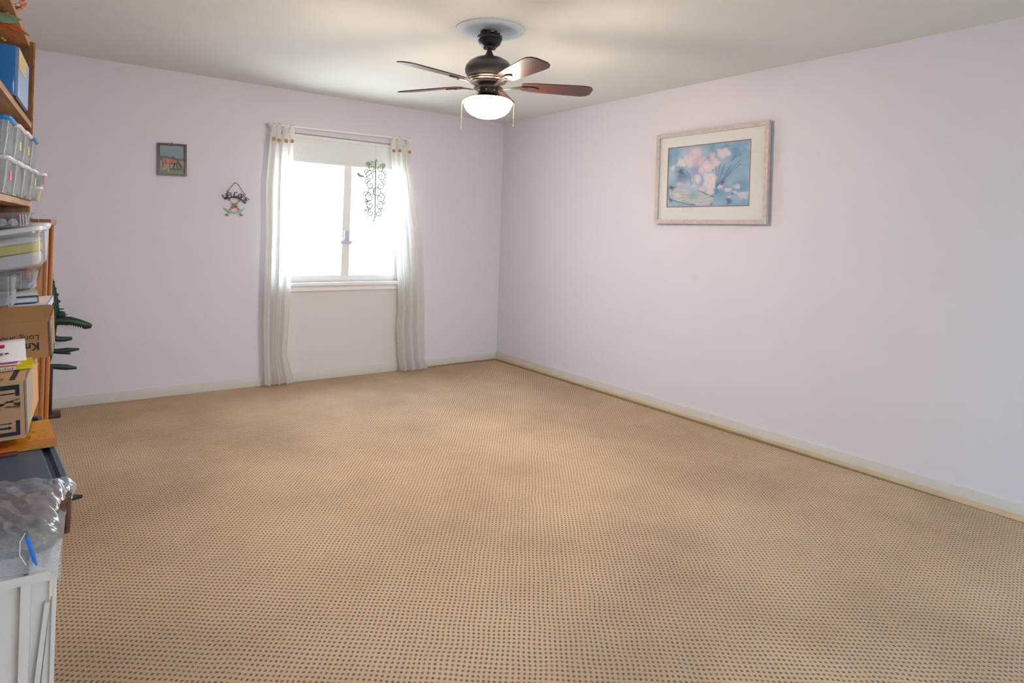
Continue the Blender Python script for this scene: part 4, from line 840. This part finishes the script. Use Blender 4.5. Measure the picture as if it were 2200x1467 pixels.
# clear open bins under the tubs
M_RIBC = clear_mat('clear_rib_plastic', (0.92, 0.94, 0.96), body=0.55, rough=0.1)
def clear_bin(label, b_, a, zz, w, l, h, fl=0.014):
    r = st('clear_bin', label, 'bin', b_, a, zz, tilt=2)
    O = lambda ring: [(x-w/2, y+l/2, z_) for x, y, z_ in ring]
    bd = loft('body', [O(rrect(w/2, l/2, .006, 0)), O(rrect(w/2+fl*.5, l/2+fl*.3, .006, h*.5)), O(rrect(w/2+fl*.62, l/2+fl*.4, .006, h*.51)), O(rrect(w/2+fl, l/2+fl*.6, .006, h))], M_CLEARB, r, True, False)
    for x_ in (-0.004, -0.032, -0.075): box('rib', x_-.0012, x_+.0012, -.006, -.003, .004, h, M_RIBC, bd)
    for y_ in (.02, .06, .10): box('rib', .002, .008, y_-.0012, y_+.0012, .004, h, M_RIBC, bd)
    box('rib', -w, 0.004, -.007, -.004, h*.50, h*.515, M_RIBC, bd)
    loft('rim', [O(rrect(w/2+fl, l/2+fl*.6, .006, h-.004)), O(rrect(w/2+fl+.004, l/2+fl*.6+.004, .008, h)), O(rrect(w/2+fl-.002, l/2+fl*.6-.002, .006, h))], M_CLEARB, bd, False, False)
    loft('contents', [O(rrect(w/2-.012, l/2-.012, .006, .004)), O(rrect(w/2-.008, l/2-.010, .006, h*.3))], mat('blue_grey_contents', srgb(168, 176, 190), 0.7, var=0.3, scale=60) if 'blue_grey_contents' not in MATS else MATS['blue_grey_contents'], r)
    return r
clear_bin('clear ribbed bin on the shoe carton, under the tub of yellow cloth', -0.006, 0.52, 0.998, 0.105, 0.15, 0.105)
clear_bin('clear bin of papers standing behind the ribbed clear bin', 0.036, 0.30, 1.037, 0.12, 0.22, 0.070)
# books lying on the carton
def book(label, b_, a, zz, w, l, t, cover, tilt, turn, pages=None, spine=None):
    r = st('book', label, 'book', b_, a, zz, tilt=tilt, turn=turn)
    box('cover', -w, 0, 0, l, 0, t*.14, cover, r); box('cover', -w, 0, 0, l, t*.86, t, cover, r)
    box('pages', -w+.003, -.004, .003, l-.003, t*.14, t*.86, pages or mat('paper_pages', (0.82, 0.80, 0.74), 0.8, var=0.08, scale=90, aniso=(1, 1, 20)), r)
    if spine: box('spine', -.003, 0.001, 0, l, 0, t, spine, r)
    return r
M_PAPER = mat('white_paper', (0.84, 0.86, 0.88), 0.7, var=0.03)
book('white paperback lowest of the books on the shoe carton', 0.092, 0.40, 0.968, 0.24, 0.30, 0.026, M_PAPER, 3, 0, spine=mat('pale_blue_spine', srgb(184, 204, 226), 0.6))
book('grey book with orange edge and blue cover on the white paperback', 0.062, 0.37, 0.996, 0.20, 0.22, 0.022, mat('blue_cover', srgb(24, 96, 168), 0.4), 3, 6, spine=mat('orange_edge', srgb(232, 150, 84), 0.6))
book('cream notepad on top of the books under the clear bin', 0.060, 0.345, 1.020, 0.18, 0.20, 0.014, mat('cream_card', srgb(212, 204, 188), 0.7), 3, 10)

# shoe carton, upside-down lettering
sc_ = st('shoe_carton', 'brown cardboard carton with upside-down Long Shoe lettering and raised flap', 'carton', 0.105, 0.50, 0.8165, tilt=3)
box('body', -0.30, 0, 0, 0.33, 0, 0.130, M_CARD, sc_, 0.003)
bm = bmesh.new(); vs_ = [(-0.30, 0.0, 0.130), (0.0, 0.0, 0.130), (0.014, -0.012, 0.150), (0.018, -0.020, 0.178), (0.008, -0.024, 0.186), (-0.30, -0.024, 0.186)]
vv = [bm.verts.new(v) for v in vs_]; f_ = bm.faces.new(vv); ex = bmesh.ops.extrude_face_region(bm, geom=[f_]); bmesh.ops.translate(bm, vec=(0, 0.004, 0.001), verts=[g for g in ex['geom'] if isinstance(g, bmesh.types.BMVert)])
from_bm('open_flap', bm, M_CARD, sc_)
box('edge_tape', -0.002, 0.008, -0.001, 0.10, 0.002, 0.128, M_TAPE, sc_, 0.003)
flip = lambda x_, z_: Matrix.Translation((x_, -0.0006, z_)) @ Matrix(((-1, 0, 0, 0), (0, 0, 1, 0), (0, -1, 0, 0), (0, 0, 0, 1)))
text_mesh('lettering', 'Long Shoe Box', 0.0285, flip(-0.026, 0.082), M_INK, sc_)
text_mesh('lettering', 'Kneero', 0.036, flip(-0.026, 0.054), M_INK, sc_, bold=0.0011)

# front carton with black frame print
fc = st('printed_carton', 'torn pale carton with black border and arrows on the orange folder', 'carton', 0.070, 0.83, 0.632, tilt=3)
box('body', -0.25, 0, 0, 0.48, 0, 0.180, M_CARD2, fc, 0.003)
def fplate(nm, x0, x1, z0, z1, m_=M_INK, par=None): return box(nm, x0, x1, -0.0008, 0.0006, z0, z1, m_, par or fc)
fplate('printed_border', -0.25, -0.011, 0.152, 0.166); fplate('printed_border', -0.021, -0.011, 0.132, 0.152); fplate('printed_border', -0.25, -0.022, 0.138, 0.142)
fplate('printed_border', -0.25, -0.012, 0.012, 0.024); fplate('printed_border', -0.022, -0.012, 0.024, 0.058)
prism('printed_arrow', [(-0.25, .034), (-.040, .034), (-.040, .031), (-.030, .037), (-.040, .043), (-.040, .040), (-.25, .040)], -0.0008, 0.0006, M_INK, fc)
prism('printed_arrow', [(-0.25, .049), (-.038, .049), (-.038, .047), (-.030, .0505), (-.038, .054), (-.038, .052), (-.25, .052)], -0.0008, 0.0006, M_INK, fc)
def smear(u, v):
    img = np.zeros(u.shape+(3,)); img[:] = (214, 170, 132); n_ = fbm(u, v, 12, 9, 4); blend(img, np.clip((n_-0.52)*9, 0, 1)*np.clip(1.3-np.abs(v-0.72)*4.2, 0, 1), (44, 44, 46)); blend(img, ((u < 0.55) & (v < 0.62))*0.8, (226, 194, 172)); return img
painted('torn_label', (-0.25, -0.0007, 0.062), (0.24, 0, 0), (0, 0, 0.070), 120, 40, smear, print_mat('torn_label_print', 0.8, 0.1), fc)
box('printed_border', -0.036, -0.022, 0.006, 0.33, 0.1795, 0.1808, M_INK, fc); 
for y_ in (0.018, 0.030, 0.040): box('printed_line', -0.25, -0.052, y_, y_+0.003, 0.1795, 0.1806, M_INK, fc)
prism('torn_side_flap', [(0.0, 0.010), (0.0, 0.176), (0.12, 0.182), (0.19, 0.176), (0.205, 0.158), (0.195, 0.140), (0.21, 0.115), (0.20, 0.085), (0.16, 0.060), (0.12, 0.045), (0.06, 0.02)], 0.001, 0.006, M_TORN, fc, 'yz')

# papers on the front carton
yb = st('yellow_book', 'bright yellow softcover book lying on the printed carton', 'book', 0.072, 0.675, 0.8150, tilt=3, turn=4)
M_YB = mat('bright_yellow_cover', srgb(250, 232, 0), 0.3, var=0.04)
box('cover', -0.20, 0, 0.0, 0.14, 0.010, 0.0125, M_YB, yb); box('cover', -0.20, 0, 0, 0.14, 0, 0.002, M_YB, yb); box('pages', -0.198, -0.002, 0.003, 0.138, 0.002, 0.010, M_PAPER, yb)
sp_ = box('spine', -0.20, 0, -0.001, 0.003, 0, 0.0125, M_YB, yb); box('spine_label', -0.20, -0.044, -0.0018, -0.0008, 0.001, 0.0118, M_PAPER, sp_)
bm = bmesh.new()
for i in range(12): add_box(bm, -0.054-0.006*i, -0.0505-0.006*i, -0.0024, -0.0016, 0.0035, 0.0035+0.004+0.002*(i % 3 == 0))
from_bm('spine_lettering', bm, mat('faded_red_ink', srgb(190, 110, 110), 0.7), sp_)
prism('page_marker', [(0.0, 0.02), (0.012, 0.01), (0.016, 0.018), (0.004, 0.034)], 0.008, 0.0095, M_YB, yb, 'xy')
def sheet(nm, label, m_, b_, a, zz, w, l, rise, tilt, turn, painter=None):
    r = st(nm, label, 'paper', b_, a, zz, tilt=tilt, turn=turn); vs = []; fs2 = []; K = 8
    for j in range(K+1):
        t = j/K
        for x_ in (-w, -w*.5, 0): vs.append((x_, l*t, rise*t**1.5+0.003*math.sin(PI*t)*(1 if x_ == -w*.5 else 0.4)))
    for j in range(K):
        for i in range(2): a_ = j*3+i; fs2.append((a_, a_+1, a_+4, a_+3))
    me = bpy.data.meshes.new('sheet'); me.from_pydata(vs, [], fs2); o = link('sheet', me, m_, r, smooth=True); md = o.modifiers.new('thick', 'SOLIDIFY'); md.thickness = 0.0012
    return r
sheet('pink_leaflet', 'magenta leaflet folded under the white envelope', mat('magenta_paper', srgb(196, 40, 150), 0.5, var=0.05), 0.030, 0.655, 0.8320, 0.20, 0.10, 0.010, 3, 0)
sheet('lilac_leaflet', 'pale lilac leaflet between the yellow book and magenta leaflet', mat('lilac_paper', srgb(226, 210, 234), 0.5, var=0.04), 0.036, 0.665, 0.8295, 0.20, 0.11, 0.008, 3, 2)
ev = sheet('white_envelope', 'white printed envelope topmost on the printed carton', M_PAPER, 0.052, 0.640, 0.8370, 0.20, 0.125, 0.052, 3, 6)
for (x0, x1, y0, y1, c) in ((-.20, -.055, .085, .10, (190, 40, 90)), (-.12, -.08, .045, .075, (158, 168, 110)), (-.075, -.060, .045, .06, (120, 130, 150)), (-.055, -.045, .050, .058, (150, 60, 90))):
    zf = lambda y_: 0.052*(y_/.125)**1.5+0.0035
    bm = bmesh.new(); q = [bm.verts.new(v) for v in ((x0, y0, zf(y0)), (x1, y0, zf(y0)), (x1, y1, zf(y1)), (x0, y1, zf(y1)))]; f_ = bm.faces.new(q); from_bm('print_mark', bm, mat('print_%d' % c[0], srgb(*c), 0.6), ev)

# orange folder on the dark bin
def folder(u, v):
    img = np.zeros(u.shape+(3,)); img[:] = (206, 144, 22); n_ = fbm(u, v, 40, 7, 4); n2 = fbm(u, v, 50, 24, 3)
    blend(img, (v < 0.22)*0.9, (196, 112, 20)); blend(img, np.clip((n_-0.5)*4, 0, 1)*0.3, (222, 166, 40))
    k = np.clip(1.2-np.hypot((u-0.72)/0.22, (v-0.45)/0.25), 0, 1)
    blend(img, (np.abs(np.sin(v*60+n_*14)) < 0.22)*k*(n2 > 0.42), (70, 40, 18)); blend(img, (n2 > 0.66)*k, (80, 36, 16))
    d_ = np.hypot((u-0.52)/0.10, (v-0.13)/0.09); blend(img, (d_ < 1)*(0.55+0.45*(np.sin(u*160) > 0)), (190, 72, 26)); return img
of = st('orange_folder', 'orange printed folder lying on the dark blue bin lid', 'folder', 0.150, 0.865, 0.6045, turn=7)
box('board', -0.30, 0, 0, 0.30, 0, 0.0095, mat('orange_board', srgb(206, 140, 40), 0.5), of, 0.001)
painted('cover_print', (-0.30, 0.0, 0.0101), (0.30, 0, 0), (0, 0.30, 0), 150, 150, folder, print_mat('folder_print', 0.35, 0.5), of)
rb = st('red_book', 'thin red booklet showing under the orange folder edge', 'book', 0.058, 0.905, 0.6042, turn=7)
box('cover', -0.15, 0, 0, 0.038, 0, 0.006, mat('red_cover', srgb(120, 40, 32), 0.5), rb, 0.001); box('pages', -0.148, -0.002, 0.001, 0.0375, 0.0012, 0.0048, M_PAPER, rb)
# dark lidded bin
db = st('lidded_bin', 'large bin with slate blue lid and maroon body beside the bookcase', 'bin', 0.203, 1.215, 0.0, turn=8.3)
M_SLATE = mat('slate_blue_plastic', srgb(66, 92, 118), 0.35, 0.5, var=0.08, scale=8); M_MAROON = mat('maroon_plastic', srgb(84, 46, 36), 0.45, var=0.15)
bw, bl_ = 0.24, 0.78
O = lambda ring: [(x-bw/2, y+bl_/2, z_) for x, y, z_ in ring]
loft('body', [O(rrect(bw/2-.05, bl_/2-.05, .03, 0)), O(rrect(bw/2-.012, bl_/2-.012, .03, .565))], M_MAROON, db)
lid = loft('lid', [O(rrect(bw/2-.004, bl_/2-.004, .03, .562)), O(rrect(bw/2, bl_/2, .032, .568)), O(rrect(bw/2, bl_/2, .032, .590)), O(rrect(bw/2-.008, bl_/2-.008, .028, .6025)), O(rrect(bw/2-.020, bl_/2-.020, .024, .6025)), O(rrect(bw/2-.026, bl_/2-.026, .02, .590)), O(rrect(bw/2-.034, bl_/2-.034, .02, .590)), O(rrect(bw/2-.042, bl_/2-.042, .02, .6035))], M_SLATE, db)
# black strap on the carpet
stp = thing('black_strap', 'short black forked strap end lying on the carpet beside the bin', 'strap', (-3.68, -1.78, 0.0))
for pts in ([(-0.06, 0.05), (-0.001, 0.036), (0.048, -0.006), (0.044, -0.014), (-0.004, 0.010), (-0.06, 0.028)], [(-0.06, -0.030), (0.0, 0.002), (0.048, -0.008), (0.040, -0.022), (0.0, -0.030), (-0.06, -0.050)]):
    prism('strap_prong', pts, 0.001, 0.010, M_BLACK, stp, 'xy', bevel=0.002)

# white cabinet at the near left, tub and basket under a clear bag on top
M_WLAM = mat('white_laminate', srgb(224, 216, 204), 0.45, 0.4, var=0.03, scale=5)
wc = st('white_cabinet', 'white laminate cabinet with framed side at the near left edge', 'cabinet', 0.192, 1.74, 0.0)
box('carcass', -0.36, -0.012, 0.016, 0.28, 0.0, 0.600, M_WLAM, wc, 0.002)
for x0, x1 in ((-0.007, 0.0), (-0.056, -0.040), (-0.36, -0.34)): box('stile', x0, x1, 0.0, 0.016, 0.0, 0.60, M_WLAM, wc, 0.001)
box('rail', -0.34, -0.056, 0.002, 0.016, 0.0, 0.41, M_WLAM, wc, 0.002)
box('top_board', -0.365, 0.0, -0.002, 0.285, 0.600, 0.618, M_WLAM, wc, 0.002)
prism('diagonal_brace', [(-0.018, 0.555), (-0.010, 0.555), (-0.026, 0.34), (-0.036, 0.34)], 0.004, 0.015, M_WLAM, wc)
prism('diagonal_brace', [(-0.009, 0.56), (-0.0075, 0.56), (-0.0075, 0.36), (-0.020, 0.34), (-0.024, 0.34)], 0.007, 0.015, M_WLAM, wc)
M_GREYP = mat('dark_grey_rim_plastic', srgb(92, 90, 88), 0.35, var=0.08)
gt = st('grey_rimmed_tub', 'shallow clear tub with dark grey rim under the plastic bag', 'tub', 0.188, 1.735, 0.6185)
O2 = lambda ring: [(x-0.15, y+0.06, z_) for x, y, z_ in ring]
loft('body', [O2(rrect(.140, .052, .035, 0)), O2(rrect(.146, .057, .038, .040))], M_CLEARB, gt, True, False)
loft('rim', [O2(rrect(.145, .056, .038, .034)), O2(rrect(.151, .061, .04, .036)), O2(rrect(.151, .061, .04, .044)), O2(rrect(.144, .055, .037, .046))], M_GREYP, gt, False, False)
box('clip_handle', -0.048, -0.040, -0.006, 0.004, 0.0, 0.038, M_GREYP, gt, 0.002)
M_RIB = mat('brown_ribbed_plastic', srgb(104, 66, 50), 0.5, var=0.15)
rbk = st('ribbed_basket', 'brown vertically ribbed basket behind the grey rimmed tub', 'basket', 0.205, 1.600, 0.6185)
bw2, bl2 = 0.30, 0.12
O3 = lambda ring: [(x-bw2/2, y+bl2/2, z_) for x, y, z_ in ring]
loft('body', [O3(rrect(bw2/2-.006, bl2/2-.006, .02, 0)), O3(rrect(bw2/2-.003, bl2/2-.003,   .022, .072))], M_RIB, rbk)
for i in range(12):
    x_ = -0.012-i*0.024; box('rib', x_-.004, x_+.004, -0.002, 0.006, 0.002, 0.070, M_RIB, rbk, 0.001)
for i in range(4):
    y_ = 0.022+i*0.025; box('rib', -0.006, 0.002, y_-.004, y_+.004, 0.002, 0.070, M_RIB, rbk, 0.001)
# clear bag draped over tub and basket
M_BAG = clear_mat('clear_bag_film', (0.86, 0.92, 0.98), body=0.30, rough=0.14, gloss=0.35)
bag = st('plastic_bag', 'crumpled clear plastic bag draped over the grey rimmed tub', 'plastic bag', 0.197, 1.76, 0.6185)
nx, ny = 60, 60; u, v = np.meshgrid(np.linspace(0, 1, nx), np.linspace(0, 1, ny))
wr = 0.014*(1-np.abs(2*fbm(u*1.2+v*0.9, v*0.35-u*0.4, 61, 9, 4)-1))+0.006*np.abs(np.sin((u*2.2+v*1.6+fbm(u, v, 70, 4, 3)*0.8)*9))
prof = np.interp(v, [0, 0.05, 0.14, 0.35, 0.62, 0.8, 1.0], [0.010, 0.040, 0.054, 0.062, 0.076, 0.082, 0.080])
edge = np.clip((u-0.86)/0.14, 0, 1)**2
zz_ = prof+wr*np.clip(v*6, 0.25, 1)-edge*(0.035)
xx_ = -0.30+u*(0.302+0.018*np.clip(v*2-1, 0, 1)); yy_ = 0.006+v*0.285+0.006*np.sin(u*14)
me = bpy.data.meshes.new('film'); me.from_pydata(np.stack([xx_, yy_, zz_], -1).reshape(-1, 3).tolist(), [], [(j*nx+i, j*nx+i+1, (j+1)*nx+i+1, (j+1)*nx+i) for j in range(ny-1) for i in range(nx-1)])
link('film', me, M_BAG, bag, smooth=True)
pen = st('blue_pen', 'small blue pen clipped to the front of the plastic bag', 'pen', 0.150, 1.775, 0.66)
M_PENB = mat('blue_pen_plastic', srgb(30, 120, 220), 0.3)
sweep('barrel', [(0.008, 0, 0.0), (-0.004, 0.002, 0.046)], 0.0035, M_PENB, pen, 10); sweep('tip', [(0.012, 0, -0.010), (0.008, 0, 0.0)], [0.0015, 0.0034], M_PENB, pen, 8); sweep('cap_end', [(-0.004, 0.002, 0.046), (-0.0065, 0.0024, 0.056)], 0.003, M_GREYP, pen, 8)
sweep('cord', [(-0.0065, 0, 0.055), (-0.014, -0.001, 0.040), (-0.014, -0.001, 0.015), (-0.004, 0, -0.006)], 0.0008, M_LIDW, pen, 5)

# green alligator figure on a dark post by the back wall
ga = thing('alligator_figure', 'dark green alligator figure with open toothed jaws near the back wall', 'figure', (-3.745, -0.20, 0.0))
M_GATOR = mat('dark_green_gator_paint', srgb(16, 54, 38), 0.4, 0.5, var=0.25, scale=30); M_TOOTH = mat('ivory_tooth', (0.8, 0.78, 0.68), 0.5)
G = lambda x_, z_, y=0.0: (x_+3.745, y, z_)
sweep('body', [G(-3.785, 1.035), G(-3.778, .98), G(-3.768, .90), G(-3.752, .80), G(-3.742, .70), G(-3.752, .60), G(-3.764, .50), G(-3.772, .40), G(-3.778, .31)], [.006, .014, .022, .030, .034, .034, .036, .034, .018], M_GATOR, ga, 14, flat=0.7, side=(1, 0, 0))
for i, (x_, z_) in enumerate(((-3.758, .93), (-3.748, .885), (-3.738, .84), (-3.724, .80), (-3.714, .755))):
    prism('back_scute', [(x_+3.745-.006, z_+.020), (x_+3.745+.012, z_+.004), (x_+3.745-.006, z_-.016)], -.006, .006, M_GATOR, ga, 'xz', bevel=.001)
uj = sweep('upper_jaw', [G(-3.745, .628), G(-3.70, .632), G(-3.65, .624), G(-3.60, .606), G(-3.555, .588), G(-3.528, .582)], [.032, .031, .030, .028, .025, .014], M_GATOR, ga, 12, flat=0.9, side=(0, 0, 1))
for i in range(6):
    x_ = -3.655+i*.013; z_ = .602-(i*.013)*.30
    prism('tooth', [(x_+3.745, z_), (x_+3.745+.008, z_), (x_+3.745+.004, z_-.013)], -.022, -.016, M_TOOTH, uj, 'xz')
sweep('lower_jaw', [G(-3.755, .56), G(-3.742, .522), G(-3.715, .508), G(-3.67, .505), G(-3.635, .508)], [.024, .022, .020, .018, .012], M_GATOR, ga, 12, flat=0.9, side=(0, 1, 0))
bm = bmesh.new(); bmesh.ops.create_uvsphere(bm, u_segments=16, v_segments=10, radius=1, matrix=Matrix.Translation(G(-3.700, .672, -.01)) @ Matrix.Diagonal((.026, .02, .024, 1))); ey = from_bm('eye_bump', bm, M_GATOR, ga, smooth=True)
sweep('eyelash', [G(-3.69, .668, -.02), G(-3.665, .672, -.024)], [.005, .002], M_BLACK, ey, 6); sweep('brow', [G(-3.715, .708, -.01), G(-3.685, .708, -.012)], [.006, .003], M_BLACK, ey, 6)
for (x1, z1, zb, r0) in ((-3.594, .432, .428, .016), (-3.640, .404, .420, .010), (-3.604, .306, .326, .018)):
    sweep('limb', [G(-3.765, zb+.01), G(-3.715, zb), G(-3.66, (zb+z1)/2), G(x1, z1)], [r0*.7, r0, r0*1.05, r0*.45], M_GATOR, ga, 10, flat=0.7, side=(0, 0, 1))
box('stand_post', -0.028, 0.012, -0.018, 0.018, 0.0, 0.33, mat('dark_walnut_post', srgb(62, 36, 24), 0.5, var=0.2), ga, 0.003)
box('stand_foot', -0.055, 0.060, -0.07, 0.07, 0.0, 0.02, MATS['dark_walnut_post'], ga, 0.004)
